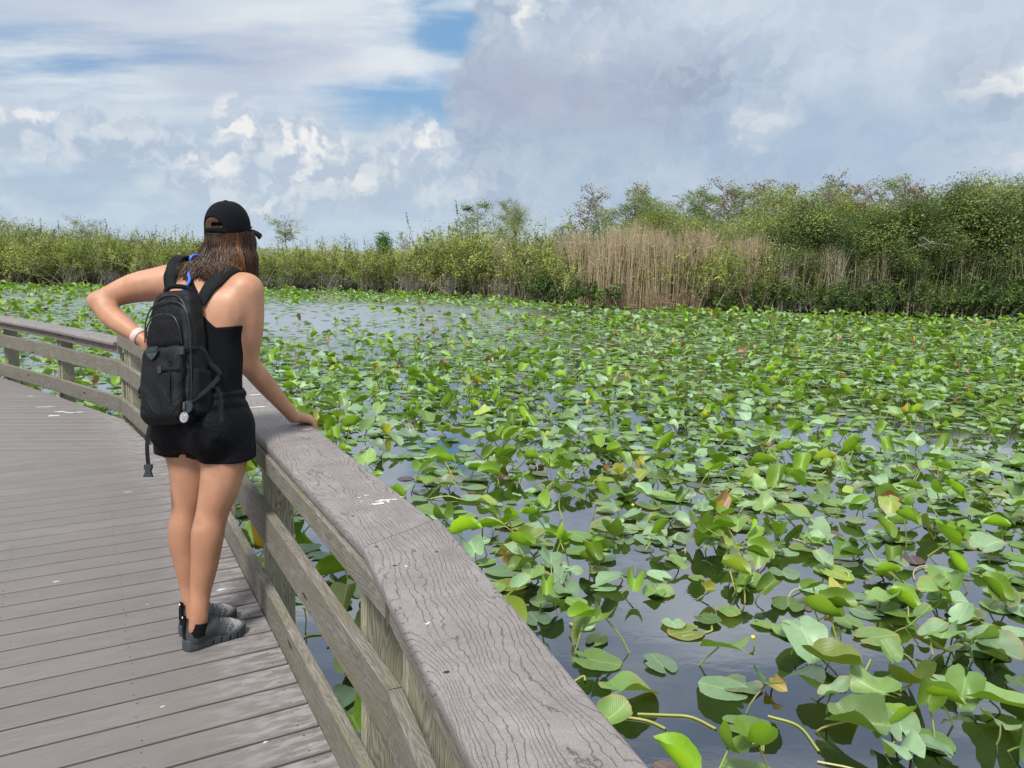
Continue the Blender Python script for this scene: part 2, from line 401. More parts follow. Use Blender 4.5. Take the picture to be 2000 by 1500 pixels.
def add_board(poly, dirv, nv, key, uv0, seedv):
    if len(poly) < 3: return
    P = np.array(poly); keep = [i for i in range(len(P)) if np.linalg.norm(P[i]-P[i-1]) > 1e-4]; P = P[keep]
    if len(P) < 3: return
    c = P.mean(0); r = np.random.default_rng(seedv); col0 = r.random(2)
    ins = P + (c-P)/np.maximum(np.abs((c-P) @ nv)[:, None], .02)*.003*np.array((1, 1))
    # inset only across the board
    ins = P + np.sign((c-P) @ nv)[:, None]*nv*.0035
    # subdivide lengthways so the bleached-end attribute can vary
    top = []; L = (P @ dirv)
    a0, a1 = L.min(), L.max()
    n = len(P)
    def edgev(p): return max(0.0, 1-min(abs((nn @ p)-oo) for nn, oo in edges[:3])/.30)
    V = [(*p, 0.0) for p in ins]+[(*p, -.0035) for p in P]+[(*p, -.036) for p in P]
    C = [(col0[0], col0[1], 0) for _ in V]
    F = []
    uvs = [((np.array(v[:2]) @ dirv), (np.array(v[:2]) @ nv)) for v in V]
    # top as strips cut at 0.3 m before the right end
    lo = [p for p in clip(list(ins), dirv, a1-.42)]; hi = clip(list(ins), -dirv, -(a1-.42))
    for part in (lo, hi):
        if len(part) < 3: continue
        Vp = np.array([(*p, 0.0) for p in part]); m = len(part)
        Cp = np.array([(col0[0], col0[1], edgev(p)) for p in part])
        deck.add(Vp, np.arange(m)[None], Cp, 0, np.array([((p @ dirv), (p @ nv)) for p in part]))
    side = [[i, (i+1) % n, n+(i+1) % n, n+i] for i in range(n)]+[[n+i, n+(i+1) % n, 2*n+(i+1) % n, 2*n+i] for i in range(n)]
    deck.add(np.array(V), np.array(side)[:, ::-1], np.array(C), 0, np.array(uvs))
for k in range(-30, 36):
    o1 = OFF-.146*k-.0065; o0 = o1-.146+.013
    far = 14.0
    poly = [nb*o0-db*far, nb*o0+db*far, nb*o1+db*far, nb*o1-db*far]
    for (n, o), ins in zip(edges, INSET): poly = clip(poly, n, o-ins)
    poly = clip(poly, nu, SEAM-.003)
    poly = clip(poly, np.array((-1.0, 0)), 9.0)
    add_board(poly, db, nb, k, 0, 100+k)
for k in range(0, 46):
    o0 = SEAM+.140*k+.004; o1 = o0+.131
    poly = [nu*o0-du*22, nu*o0+du*9, nu*o1+du*9, nu*o1-du*22]
    for (n, o), ins in zip(edges, INSET): poly = clip(poly, n, o-ins)
    poly = clip(poly, np.array((-1.0, 0)), 16.0)
    add_board(poly, du, nu, k, 0, 300+k)
# nail holes in rows over the joists
def disc(mb, c, r, z, mat, k=6, sx=1, rot=0, seedv=None, spl=0):
    t = np.arange(k)*2*math.pi/k; rr = np.ones(k)
    if seedv is not None: rr = 1+np.random.default_rng(seedv).uniform(-spl, spl, k)
    X = np.cos(t)*r*rr*sx; Y = np.sin(t)*r*rr; cs, sn = math.cos(rot), math.sin(rot)
    V = np.stack([c[0]+X*cs-Y*sn, c[1]+X*sn+Y*cs, np.full(k, z)], 1)
    mb.add(V, np.arange(k)[None], (0, 0, 0), mat)
ndir = np.array((math.cos(DA), -math.sin(DA)))
for k in range(-10, 30):
    for row in (.045, .50, .95, 1.40, 1.85, 2.3):
        for s in (.028, .112):
            oo = OFF-.146*k-.146+s
            # point at distance row from rail line, offset oo
            A = np.array([nb, ndir]); p = np.linalg.solve(A, [oo, LI-row-.012+rng.uniform(-.006, .006)])
            if nu @ p < SEAM-.02 and True: disc(deck, p, .0030, .0006, 1, rot=rng.uniform(0, 3), sx=rng.uniform(.8, 1.3))
p = on(638, 1478, 0); disc(deck, p[:2], .007, .0012, 3, 10)
for (px, py, r, sx, rot, sd_) in ((118, 804, .035, 2.4, .2, 1), (104, 812, .045, 2.0, .3, 2), (135, 806, .03, 3.2, .15, 3), (155, 805, .025, 2.0, .1, 4), (80, 795, .022, 4.5, .15, 5), (100, 794, .014, 5, .1, 6),
                                  (250, 961, .010, 3.5, .6, 7), (432, 1152, .016, 2.4, .6, 8), (60, 774, .018, 2.5, .3, 9), (110, 1136, .01, 2, .5, 10), (288, 1181, .006, 1.4, .5, 11), (318, 1380, .008, 1.6, .7, 12), (140, 828, .006, 2, 0, 13), (518, 1450, .006, 2, .9, 14)):
    p = on(px, py, 0); disc(deck, p[:2], r*.62, .0009, 2, 14, sx, rot, sd_, .45)
dk = deck.build('boardwalk_deck', [M_DECK, M_NAIL, M_DROP, M_STEEL], None, smooth=False)
tag(dk, 'grey composite deck boards of the curving boardwalk', kind='structure')
# joists and beams below
jm = MB()
def boxb(mb, a, b, w, z0, z1, mat=0, c=(0, 0, 0)):
    a = np.array(a, float); b = np.array(b, float); d = unit(b-a); n = np.array((-d[1], d[0]))*w/2
    V = np.array([(*(a+n), z0), (*(b+n), z0), (*(b-n), z0), (*(a-n), z0), (*(a+n), z1), (*(b+n), z1), (*(b-n), z1), (*(a-n), z1)])
    mb.add(V, np.array([[0, 1, 2, 3], [7, 6, 5, 4], [0, 4, 5, 1], [1, 5, 6, 2], [2, 6, 7, 3], [3, 7, 4, 0]])[:, ::-1], c, mat)
for row in (.05, .50, .95, 1.40, 1.85, 2.3, 2.8):
    a = Jp-ndir*(row+.04); d = unit(Lp-Jp); boxb(jm, a-d*3, a+d*5.2, .04, -.22, -.037)
tag(jm.build('deck_joists', M_JOIST_GAP, None, False), 'dark timber joists under the boardwalk', kind='structure')
mbx = MB(); pl_ = [np.array((-14.0, -3)), np.array((6.0, -3)), np.array((6.0, 20)), np.array((-14.0, 20))]  # added dark sheet, stands in for deep shade in the board gaps
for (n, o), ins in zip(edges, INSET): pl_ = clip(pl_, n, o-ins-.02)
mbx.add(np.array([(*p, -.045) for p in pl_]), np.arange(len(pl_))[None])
tag(mbx.build('deck_gap_shade', M_JOIST_GAP, None, False), 'added dark sheet that shades the gaps between deck boards', kind='structure')

# ------------------------------------------------------------ railing
rail = empty('wooden_railing', (float(Jp[0]), float(Jp[1]), 0))
tag(rail, 'weathered timber boardwalk railing with wide grooved cap boards and two side rails', 'railing')
def prism(mb, prof, a, b, m0, m1, out, z, seedv, mat=0, seg=1, warp=0):
    """prof: (across outward, up) loop; a,b plan line; m0,m1: mitre tangents"""
    a = np.array(a, float); b = np.array(b, float); d = unit(b-a); Ln = np.linalg.norm(b-a); out = unit(np.array(out, float)-d*(np.array(out, float) @ d))
    P = np.array(prof, float); k = len(P); per = np.concatenate([[0], np.cumsum(np.linalg.norm(np.roll(P, -1, 0)-P, axis=1))])
    rr = np.random.default_rng(seedv).random(2); V = []; U = []
    n = seg+1
    for i in range(n):
        t = i/seg
        for j in range(k+1):
            q = P[j % k]; s = t*Ln+(1-t)*q[0]*m0+t*q[0]*m1
            w = warp*math.sin(t*5+seedv)*math.sin(t*math.pi)
            xy = a+d*s+out*(q[0]+w); V.append((xy[0], xy[1], z+q[1])); U.append((s, per[j]))
    V = np.array(V); K1 = k+1
    F = np.array([[i*K1+j, i*K1+j+1, (i+1)*K1+j+1, (i+1)*K1+j] for i in range(seg) for j in range(k)])
    # orient outward
    c = V.mean(0); f = F[0]; nn = np.cross(V[f[1]]-V[f[0]], V[f[2]]-V[f[0]])
    fc = V[f].mean(0); ax = fc-c; ax[:2] -= d*(ax[:2] @ d)
    if nn @ ax < 0: F = F[:, ::-1]
    mb.add(V, F, (rr[0], rr[1], 0), mat, np.array(U))
    for e, base in ((0, 0), (1, seg*K1)):
        Ve = V[base:base+k]; f = np.arange(k)[None]; nn = np.cross(Ve[1]-Ve[0], Ve[2]-Ve[0]); want = (-1 if e == 0 else 1)
        nn = sum(np.cross(Ve[i]-Ve[0], Ve[(i+1) % k]-Ve[0]) for i in range(k))
        if (nn[:2] @ d)*want < 0: f = f[:, ::-1]
        mb.add(Ve, f, (rr[0], rr[1], 0), mat, np.stack([(Ve-Ve[0])[:, 2]+7, (Ve-Ve[0])[:, :2] @ out], 1))
def rrect(x0, x1, z0, z1, r, n=4):
    pts = []
    for cx, cz, a0 in ((x1-r, z1-r, 0), (x0+r, z1-r, 90), (x0+r, z0+r, 180), (x1-r, z0+r, 270)):
        for i in range(n+1):
            t = R(a0+90*i/n); pts.append((cx+r*math.cos(t), cz+r*math.sin(t)))
    return pts
def outn(a, b):
    n, _ = ln2(np.array(a), np.array(b)); return n
def part(name, mb, mats, smooth=True, label=None):
    o = mb.build(name, mats, None, smooth)
    o.data.transform(Matrix.Translation(-Vector(rail.location))); o.parent = rail
    if smooth:
        try: o.data.set_sharp_from_angle(angle=R(38))
        except Exception: pass
    if label: o['label'] = label
    return o
nA = outn(Jp, Lp); nB = outn(Bend, Jp)
# plan corner of the cap (inner edge) and joints
Ji = np.array((-.379, 2.036)); Jo = np.array((-.216, 2.274))
CW = .255
capz = .735
capprof = rrect(0, CW, -.036, 0, .011, 4)
dirA = unit(Lp-Jp); dirB = Bdir
ta = ((Jo-Ji) @ dirA); ta = ta/((Jo-Ji) @ nA)
tb = ((Jo-Ji) @ dirB); tb = tb/((Jo-Ji) @ nB)
mb = MB(); Bnear = Ji-dirB*2.3
prism(mb, capprof, Bnear, Ji-dirB*.0012, 0, tb, nB, capz, 11, seg=1)
def drop_on(mb, lst, z):
    for (px, py, r, sx, rot, sd_, mat) in lst:
        p = on(px, py, z); disc(mb, p[:2], r, z+.0009, mat, 12, sx, rot, sd_, .5 if mat == 1 else .15)
M_CAPS = [M_CAP, M_DROP, M_NAIL]
drop_on(mb, [(735, 1068, .0035, 1.6, .2, 1, 2), (771, 1105, .0035, 1.8, .2, 2, 2), (853, 1078, .0035, 1.6, .2, 3, 2), (872, 1313, .0042, 1.4, .4, 4, 2), (793, 1107, .003, 2.5, 1.9, 5, 1), (836, 1218, .004, 1.8, 1.2, 6, 1)], capz)
part('cap_board', mb, M_CAPS)
mb = MB(); Aend = Ji+dirA*((Lp-Ji) @ dirA)*.985
prism(mb, capprof, Ji+dirA*.0012, Aend, ta, 0, nA, capz, 12, seg=1)
drop_on(mb, [(748, 978, .010, 2.4, .5, 1, 1), (757, 981, .007, 1.6, 1.2, 2, 1), (770, 976, .006, 2.6, .5, 3, 1), (737, 984, .009, 2.6, .5, 4, 1), (700, 972, .004, 2.2, .3, 5, 1), (716, 968, .004, 2, .2, 6, 1), (706, 980, .003, 2, .6, 7, 1),
             (600, 839, .009, 2.6, .5, 8, 1), (508, 795, .012, 3.2, .5, 9, 1), (532, 787, .006, 2.2, .5, 10, 1), (498, 771, .014, 3.0, .5, 11, 1), (785, 971, .004, 2, .2, 12, 1), (562, 817, .010, 1.8, .3, 16, 1),
             (689, 1008, .0035, 1.7, .3, 13, 2), (605, 926, .003, 1.6, .3, 14, 2), (622, 900, .002, 1.6, .3, 15, 2)], capz)
part('cap_board', mb, M_CAPS)
nC = outn(Lp, Kp); dirC = unit(Kp-Lp)
def mtan(d0, d1, n):  # mitre tangent at the end of a board whose neighbour turns
    ang = math.acos(max(-1, min(1, float(d0 @ d1)))); return math.tan(ang/2)
mb = MB(); prism(mb, capprof, Aend+dirC*.01, Lp+dirC*1.35, 0, 0, nC, capz, 13); part('cap_board', mb, M_CAPS)
# lower cap on the far left stretch
CZ2 = .63; nD = outn(Kp, Mp); dirD = unit(Mp-Kp); nE = outn(Mp, Np); dirE = unit(Np-Mp)
Ki = Kp-nD*.03+dirD*.02
mb = MB(); prism(mb, capprof, Ki, Mp-nD*.03, -.15, .04, nD, CZ2, 14); part('cap_board', mb, M_CAPS)
mb = MB(); prism(mb, capprof, Mp-nD*.03+dirE*.004, Op-nE*.03, .04, 0, nE, CZ2, 15); part('cap_board', mb, M_CAPS)
# support rails directly under the caps, side rails, lower rails
sq = lambda z0, z1, w=.038: [(0, z1), (0, z0), (w, z0), (w, z1)]
def sidep(z0, z1, w=.038): return rrect(0, w, z0, z1, .0035, 1)
def stretch(name, a, b, z0, z1, out, sd_, off=0, m0=0, m1=0, seg=1, warp=0, label=None):
    mb = MB(); prism(mb, sidep(z0, z1), np.array(a)+out*off, np.array(b)+out*off, m0, m1, out, 0, sd_, seg=seg, warp=warp); return part(name, mb, [M_RAIL], label=label)
g_ = .0012
stretch('support_rail', Jp+dirA*.03, Lp, .625, .698, nA, 21, .004)
stretch('support_rail', Bend, Jp, .625, .698, nB, 22, .004)
stretch('support_rail', Lp+dirC*.01, Lp+dirC*1.355, .625, .698, nC, 23, .004)
mb = MB(); prism(mb, sidep(.60, .735), Lp+dirC*1.362, Kp, 0, 0, nC, 0, 25); pass
part('support_rail', mb, [M_RAIL])
stretch('support_rail', Kp+dirD*.004, Mp, .525, .594, nD, 27, .004)
stretch('support_rail', Mp+dirE*.004, Op, .525, .594, nE, 28, .004)
mAB = math.tan(abs(DA-DBs)/2)
for nm, z0, z1, sdd in (('side_rail', .318, .458, 31), ('lower_rail', -.018, .124, 41)):
    if nm == 'side_rail':
        stretch(nm, Bend, Jp-dirB*g_, z0, z1, nB, sdd, 0, 0, -mAB*0, seg=14, warp=.002)
        stretch(nm, Jp+dirA*g_, Lp, z0, z1, nA, sdd+1, 0, 0, 0, seg=14, warp=.004)
    else:
        stretch(nm, Jp-dirA*1.6, Lp, z0, z1, nA, sdd+1, 0, 0, 0, seg=14, warp=.004)
    stretch(nm, Lp+dirC*g_, Kp-dirC*g_, z0, z1, nC, sdd+2, 0, seg=6, warp=.003)
    stretch(nm, Kp+dirD*g_*3, Mp-dirD*g_, z0, z1, nD, sdd+3, 0, seg=6, warp=.004)
    stretch(nm, Mp+dirE*g_, Op, z0, z1, nE, sdd+4, 0, seg=6, warp=.004)
def post(p, d, out, top, w=.038, dep=.115, off=.040, sd_=0, bot=-1.1):
    """upright plank standing outside the rails; p lies on the rail line"""
    mb = MB(); p = np.array(p, float); a = p+out*off
    prof = rrect(0, dep, 0, 0.0001, .00004, 1)
    k = [(0, 0), (dep, 0)]
    rr = np.random.default_rng(sd_+900).random(2)
    c = .004
    loop = [(0, c), (c, 0), (dep-c, 0), (dep, c), (dep, w-c), (dep-c, w), (c, w), (0, w-c)]
    V = []; U = []; per = 0; n = len(loop)
    for z in (bot, top):
        per = 0
        for j in range(n+1):
            q = loop[j % n]; xy = a+out*q[0]+d*q[1]
            if j: per += math.dist(loop[j-1], loop[j % n])
            V.append((xy[0], xy[1], z)); U.append((z, per))
    V = np.array(V); F = np.array([[j, j+1, n+1+j+1, n+1+j] for j in range(n)])
    cc_ = V.mean(0); f = F[0]; nn = np.cross(V[f[1]]-V[f[0]], V[f[2]]-V[f[0]])
    if nn @ (V[f].mean(0)-cc_) < 0: F = F[:, ::-1]
    mb.add(V, F, (rr[0], rr[1], 0), 0, np.array(U))
    T = V[n+1:2*n+1]; fT = np.arange(n)[None]
    nn = sum(np.cross(T[i]-T[0], T[(i+1) % n]-T[0]) for i in range(n))
    if nn[2] < 0: fT = fT[:, ::-1]
    mb.add(T, fT, (rr[0], rr[1], 0), 0, T[:, :2])
    return part('post', mb, [M_POST], smooth=False)
def railpt(d, n, o_pt, s): return np.array(o_pt)+d*s
tp = .624
sA = lambda y: (Jp+dirA*((y-Jp[1])/dirA[1]))
post(sA(3.315), dirA, nA, tp, sd_=1, w=.045, dep=.125)
post(sA(2.085), dirA, nA, tp, sd_=2, w=.045, dep=.125)
post(Jp-dirB*.03, dirB, nB, tp, sd_=3, w=.045, dep=.15)
post(Jp-dirB*1.25, dirB, nB, tp, sd_=4)
post(sA(4.62), dirA, nA, tp, sd_=5, w=.09)
post(Lp+dirC*.1, dirC, nC, tp, sd_=6, w=.09)
post(Lp+dirC*1.3, dirC, nC, tp, sd_=7, w=.09)
post(Kp-dirC*.10, dirC, nC, .60, sd_=8, w=.038, dep=.14)
post(Kp-dirC*.20, dirC, nC, .60, sd_=13, w=.038, dep=.14)
post(Kp-dirC*.34, dirC, nC, .60, sd_=9, w=.09, dep=.14)
post(Kp+dirD*.02, dirD, nD, .525, sd_=10, w=.04, dep=.12)
post(Mp-dirD*.20, dirD, nD, .524, sd_=11, w=.04, dep=.12); post(Mp-dirD*.13, dirD, nD, .524, sd_=14, w=.038, dep=.12)
post(Np-dirE*.10, dirE, nE, .524, sd_=12, w=.09, dep=.12)
post(Np+dirE*1.3, dirE, nE, .524, sd_=15, w=.09, dep=.12)
# ------------------------------------------------------------ water and marsh ground
def water_mat(g, b):
    P = g.geo('Position'); x, y, z = g.xyz(P)
    b.inputs['Base Color'].default_value = (.004, .006, .007, 1); pass
    r1 = g.noise(g.cxyz(g.mul(x, .9), g.mul(y, 2.2)), 1.4, 4, .6)
    r2 = g.noise(g.cxyz(x, g.mul(y, 1.5)), 9, 3, .55)
    patch = g.ss(g.noise(g.cxyz(g.mul(x, .5), g.mul(y, 1.2)), .25, 3, .6), .45, .62, .25, 1.0)
    far = g.ss(y, 6, 20, .18, 1.0)
    h = g.mul(g.mul(g.add(g.mul(r1, .7), g.mul(r2, .35)), patch), far)
    g.set(b.inputs['Normal'], g.bump(h, .22, .05))
    lw = g.node('ShaderNodeLayerWeight'); lw.inputs['Blend'].default_value = .5; g.set(lw.inputs['Normal'], b.inputs['Normal'].links[0].from_socket)
    gl = g.node('ShaderNodeBsdfGlossy'); gl.inputs['Color'].default_value = (.93, .96, 1, 1); g.set(gl.inputs['Roughness'], g.add(.01, g.mul(g.ss(y, 9, 22, 0, .29), g.ss(x, 3.5, -.5, .12, 1.0)))); g.set(gl.inputs['Normal'], b.inputs['Normal'].links[0].from_socket)
    mx = g.node('ShaderNodeMixShader'); g.set(mx.inputs[0], g.add(.10, g.mul(.86, g.m('POWER', lw.outputs['Facing'], 2.25))))
    b.inputs['Specular IOR Level'].default_value = 0
    g.l.new(b.outputs[0], mx.inputs[1]); g.l.new(gl.outputs[0], mx.inputs[2]); g.l.new(mx.outputs[0], g.n['Material Output'].inputs[0])
M_WATER = material('pond_water', water_mat)
wm = npmesh('pond_water', [(-90, -40, WATER), (90, -40, WATER), (90, 60, WATER), (-90, 60, WATER)], np.array([[0, 1, 2, 3]]), False)
tag(link('pond_water', wm, M_WATER), 'dark still marsh water reflecting the clouds', kind='structure')
BANKL = np.array([(-90, 37.5), (-45, 37.5), (-23, 37.6), (-16, 40), (-7.5, 40.2), (-1.5, 38.2), (1.6, 35.6), (3.9, 32.4), (10, 33.0), (20, 32.4), (45, 31), (90, 31)])
def bank_y(x): return np.interp(x, BANKL[:, 0], BANKL[:, 1])
def ground():
    xs = np.concatenate([[-1500, -500, -200], np.arange(-90, 91, 3.0), [200, 500, 1500]])
    ts = np.array([-60, -.01, 0, .6, 2, 5, 10, 20, 40, 90, 300, 1500.0])
    X, T = np.meshgrid(xs, ts, indexing='ij'); Y = np.interp(X, BANKL[:, 0], BANKL[:, 1])+T
    Y = np.where(T < -1, -300, Y)
    Z = np.interp(T, [-61, -1, 0, .6, 2, 5, 1500], [-1.6, -.9, -.62, -.50, -.42, -.36, -.36])
    Z += np.where((T > 0) & (T < 100), np.sin(X*1.7+T)*.04, 0)
    n, m = X.shape; i = np.arange(n-1)[:, None]*m; j = np.arange(m-1)[None]
    F = np.stack([i+j, i+m+j, i+m+j+1, i+j+1], -1).reshape(-1, 4)
    return npmesh('marsh_ground', np.stack([X, Y, Z], -1).reshape(-1, 3), F)
def gm(g, b):
    P = g.geo('Position'); n = g.noise(P, 1.3, 6, .6)
    g.set(b.inputs['Base Color'], g.mix(g.ss(g.xyz(P)[1], 44, 70), g.ramp(n, [(.35, (.018, .016, .010)), (.6, (.04, .042, .018))]), g.ramp(n, [(.35, (.10, .13, .05)), (.6, (.17, .20, .09))]))); b.inputs['Roughness'].default_value = .95
M_GROUND = material('peat_ground', gm)
tag(link('marsh_ground', ground(), M_GROUND), 'peaty marsh ground behind the water edge', kind='structure')

# ------------------------------------------------------------ lily pads
def leaf_mat(g, b):
    c = g.attr('Col'); u, v, _ = g.xyz(g.uv()); back = g.geo('Backfacing')
    av = g.m('ABSOLUTE', v)
    vn = g.m('FRACT', g.mul(g.sub(u, g.mul(av, .85)), 15.0)); vl = g.ss(g.m('ABSOLUTE', g.sub(vn, .5)), .30, .5)
    mid = g.ss(av, .028, .008)
    n = g.noise(g.geo('Position'), 22, 4, .6); n2 = g.noise(g.geo('Position'), 90, 3, .6)
    r, gg, bb = g.xyz(c)
    top = g.mix(g.ss(n, .35, .65, 0, .5), c, g.vm('MULTIPLY', c, (.72, .78, .72)))
    top = g.mix(g.mul(vl, .28), top, g.vm('ADD', g.vm('MULTIPLY', c, (1.2, 1.15, 1.15)), (.03, .035, .02)))
    top = g.mix(mid, top, g.vm('ADD', c, (.07, .09, .03)))
    sp = g.ss(n2, .70, .76); top = g.mix(g.mul(sp, .7), top, (.10, .075, .03))
    und = g.vm('ADD', g.vm('MULTIPLY', c, (1.15, 1.15, .35)), (.045, .075, .0))
    und = g.mix(g.mul(vl, .3), und, g.vm('MULTIPLY', und, (.75, .8, .6)))
    g.set(b.inputs['Base Color'], g.mix(back, top, und))
    g.set(b.inputs['Roughness'], g.mix(back, .42, .55)); b.inputs['Specular IOR Level'].default_value = .55
    g.set(b.inputs['Normal'], g.bump(g.add(g.mul(vl, .6), g.mul(n2, .35)), .35, .002))
    tr = g.node('ShaderNodeBsdfTranslucent'); g.set(tr.inputs[0], g.vm('MULTIPLY', c, (1.5, 1.7, .35)))
    mx = g.node('ShaderNodeMixShader'); mx.inputs[0].default_value = .17
    out = g.n['Material Output']; g.l.new(b.outputs[0], mx.inputs[1]); g.l.new(tr.outputs[0], mx.inputs[2]); g.l.new(mx.outputs[0], out.inputs[0])
M_PAD = material('lily_leaf', leaf_mat)
def stalkm(g, b):
    g.set(b.inputs['Base Color'], g.attr('Col')); b.inputs['Roughness'].default_value = .4
M_STALK = material('lily_stalk', stalkm)
def leaf(r, L, kind, nt, nr):
    """heart-shaped floating leaf; origin where the stalk joins; +x the tip. -> V,F,UV"""
    W_ = L*r.uniform(.74, .95); notch = r.uniform(.10, .50) if kind != 'up' else r.uniform(.2, .5)
    th = np.linspace(-math.pi+notch, math.pi-notch, nt)
    a, b_ = L*.5, W_*.5; cx = L*.17
    c, s = np.cos(th), np.sin(th)
    A = (c/a)**2+(s/b_)**2; B = -2*cx*c/a**2; Cc = (cx/a)**2-1
    rad = (-B+np.sqrt(B*B-4*A*Cc))/(2*A)
    end = np.clip((np.abs(th)-(math.pi-notch-.55))/.55, 0, 1); rad = rad*(1+.12*np.sin(end*math.pi)-.10*end)
    rad = rad*(1+.018*np.sin(th*17+r.uniform(0, 6))+.02*np.sin(th*7+r.uniform(0, 6)))
    if r.random() < .12:
        t0 = r.uniform(-2.5, 2.5); rad = rad*(1-.35*np.exp(-((th-t0)/.16)**2))
    fr = np.linspace(0, 1, nr+1)[1:]
    X = fr[:, None]*(rad*c)[None]; Y = fr[:, None]*(rad*s)[None]; Rr = np.sqrt(X*X+Y*Y)/(L*.5)
    ph = r.uniform(0, 6.28, 4); T = np.broadcast_to(th, X.shape)
    if kind == 'flat': fold, wav, cup = r.uniform(0, .06), r.uniform(.0, .025), r.uniform(-.01, .05)
    elif kind == 'raised': fold, wav, cup = r.uniform(.05, .75), r.uniform(.03, .10), r.uniform(-.25, .30)
    elif kind == 'up': fold, wav, cup = r.uniform(.9, 2.2), r.uniform(.01, .05), r.uniform(-.1, .35)
    else: fold, wav, cup = r.uniform(.3, 1.6), r.uniform(.12, .28), r.uniform(-.6, .9)
    ay = np.abs(Y)
    Z = cup*Rr**2*L*.5 + wav*L*Rr**2*(np.sin(T*3+ph[0])+.6*np.sin(T*5+ph[1]))
    k = math.atan(fold); bend = k*np.clip(ay/(W_*.5), 0, 1)**.6
    Yn = np.sign(Y)*ay*np.cos(bend); Z = Z+ay*np.sin(bend)
    Z = Z - (r.uniform(0, .35) if kind in ('raised', 'up') else 0)*np.clip(X, 0, None)**2/L
    V = np.concatenate([[[0, 0, 0]], np.stack([X, Yn, Z], -1).reshape(-1, 3)])
    UV = np.concatenate([[[0, 0]], np.stack([X/L, Y/L], -1).reshape(-1, 2)])
    tri = np.array([[0, 1+j, 2+j] for j in range(nt-1)])
    q = np.array([[1+i*nt+j, 1+(i+1)*nt+j, 1+(i+1)*nt+j+1, 1+i*nt+j+1] for i in range(nr-1) for j in range(nt-1)]) if nr > 1 else np.zeros((0, 4), int)
    return V, tri, q, UV
TOPO = {}
def rotm(yaw, pitch, roll):
    cy, sy, cp, sp, cr_, sr = math.cos(yaw), math.sin(yaw), math.cos(pitch), math.sin(pitch), math.cos(roll), math.sin(roll)
    Rz = np.array([[cy, -sy, 0], [sy, cy, 0], [0, 0, 1]]); Ry = np.array([[cp, 0, -sp], [0, 1, 0], [sp, 0, cp]]); Rx = np.array([[1, 0, 0], [0, cr_, -sr], [0, sr, cr_]])
    return Rz @ Ry @ Rx
def pw(px, py): return on(px, py, WATER)[:2]
OPEN = [(-5.6, 24.0, 5.4, 5.6, .94), (-3.0, 29.5, 6.5, 2.2, .93), (1.0, 29.5, 3.5, 1.1, .7), (-19, 29.5, 9, 1.6, .7), (-11.5, 27, 4, 3.0, .75), (-10, 15.5, 3.0, 1.6, .6), (-6.2, 11.2, 1.6, 2.0, .75), (-9.5, 12.8, 2.2, 1.2, .7)]
for (px, py, rx, ry, s_) in ((900, 850, .55, 1.0, .9), (975, 905, .45, .45, .7), (700, 930, .6, .6, .5), (1010, 1000, .5, .55, .8), (945, 1040, .35, .35, .9), (1140, 1010, .3, .35, .8), (1660, 855, 1.3, .7, .85), (1900, 860, .9, .4, .8), (1480, 905, .6, .5, .5),
                              (1250, 730, 1.5, .9, .6), (1340, 770, .9, .5, .6), (700, 690, 1.6, 1.3, .65), (1250, 1180, .35, .3, .85), (1400, 1240, .45, .3, .8), (1330, 1430, .45, .22, .95), (1210, 1260, .3, .4, .85), (1500, 1330, .3, .2, .6), (1700, 1260, .3, .2, .6), (1850, 1330, .3, .2, .6), (1950, 1420, .3, .2, .5), (1250, 1340, .25, .25, .95),
                              (640, 1160, .5, .45, .7), (620, 1050, .5, .4, .6), (600, 1280, .4, .3, .6), (1560, 1460, .3, .15, .8), (1800, 640, 6, 1.2, .45), (1250, 625, 3, 1.2, .4)):
    c = pw(px, py); OPEN.append((c[0], c[1], rx, ry, s_))
def dens(x, y):
    d = 1.0
    for (cx, cy, rx, ry, s_) in OPEN: d *= 1-s_*(.72 if 4.6 < cy < 14 else 1)*np.exp(-(((x-cx)/rx)**2+((y-cy)/ry)**2)**1.5)
    w = np.sin(x*1.1+1.3*np.sin(y*.7))*np.sin(y*.9+1.1*np.sin(x*.6+2))
    d *= np.clip(.84+.22*w, .3, 1)
    d = d*np.where(y < 4.2, .74, np.where(y < 5.5, .86, 1.0))
    return d*(y < bank_y(x)-.15)
prng = np.random.default_rng(42)
pads = []
def on_deck(x, y):
    return all((n @ np.array((x, y))) < o+.33 for n, o in edges) and (n0 @ np.array((x, y)) < o0_)
n0, o0_ = edges[0]
y = 1.2
while y < 40:
    cell = .156 if y < 9 else .17 if y < 24 else .18
    half = .70*y+2.2
    xs = np.arange(-half-(.10*y if y > 8 else 0), half, cell)
    for x0 in xs:
        x = x0+prng.uniform(-.5, .5)*cell*1.3; yy = y+prng.uniform(-.5, .5)*cell*1.3
        p = np.array((x, yy))
        if all((n @ p) < o+.22 for n, o in edges): continue
        if prng.random() > dens(x, yy)*.97: continue
        if 4.0 < yy < 17 and prng.random() < .22: x += prng.normal()*.1; yy += prng.normal()*.1; pads.append((x, yy, 'raised' if prng.random() < .75 else 'up')); x += prng.normal()*.08
        cl = math.sin(x*2.1+yy*.8)+math.sin(yy*2.9-x*1.3)+prng.normal()*.8
        raise_p = .42+.16*cl-(.16 if yy > 13 else 0)
        q = prng.random()
        if q < .02: kd = 'dead'
        elif q < .06: kd = 'sub'
        elif prng.random() < raise_p: kd = 'up' if prng.random() < .34 else 'raised'
        else: kd = 'flat'
        pads.append((x, yy, kd))
    y += cell
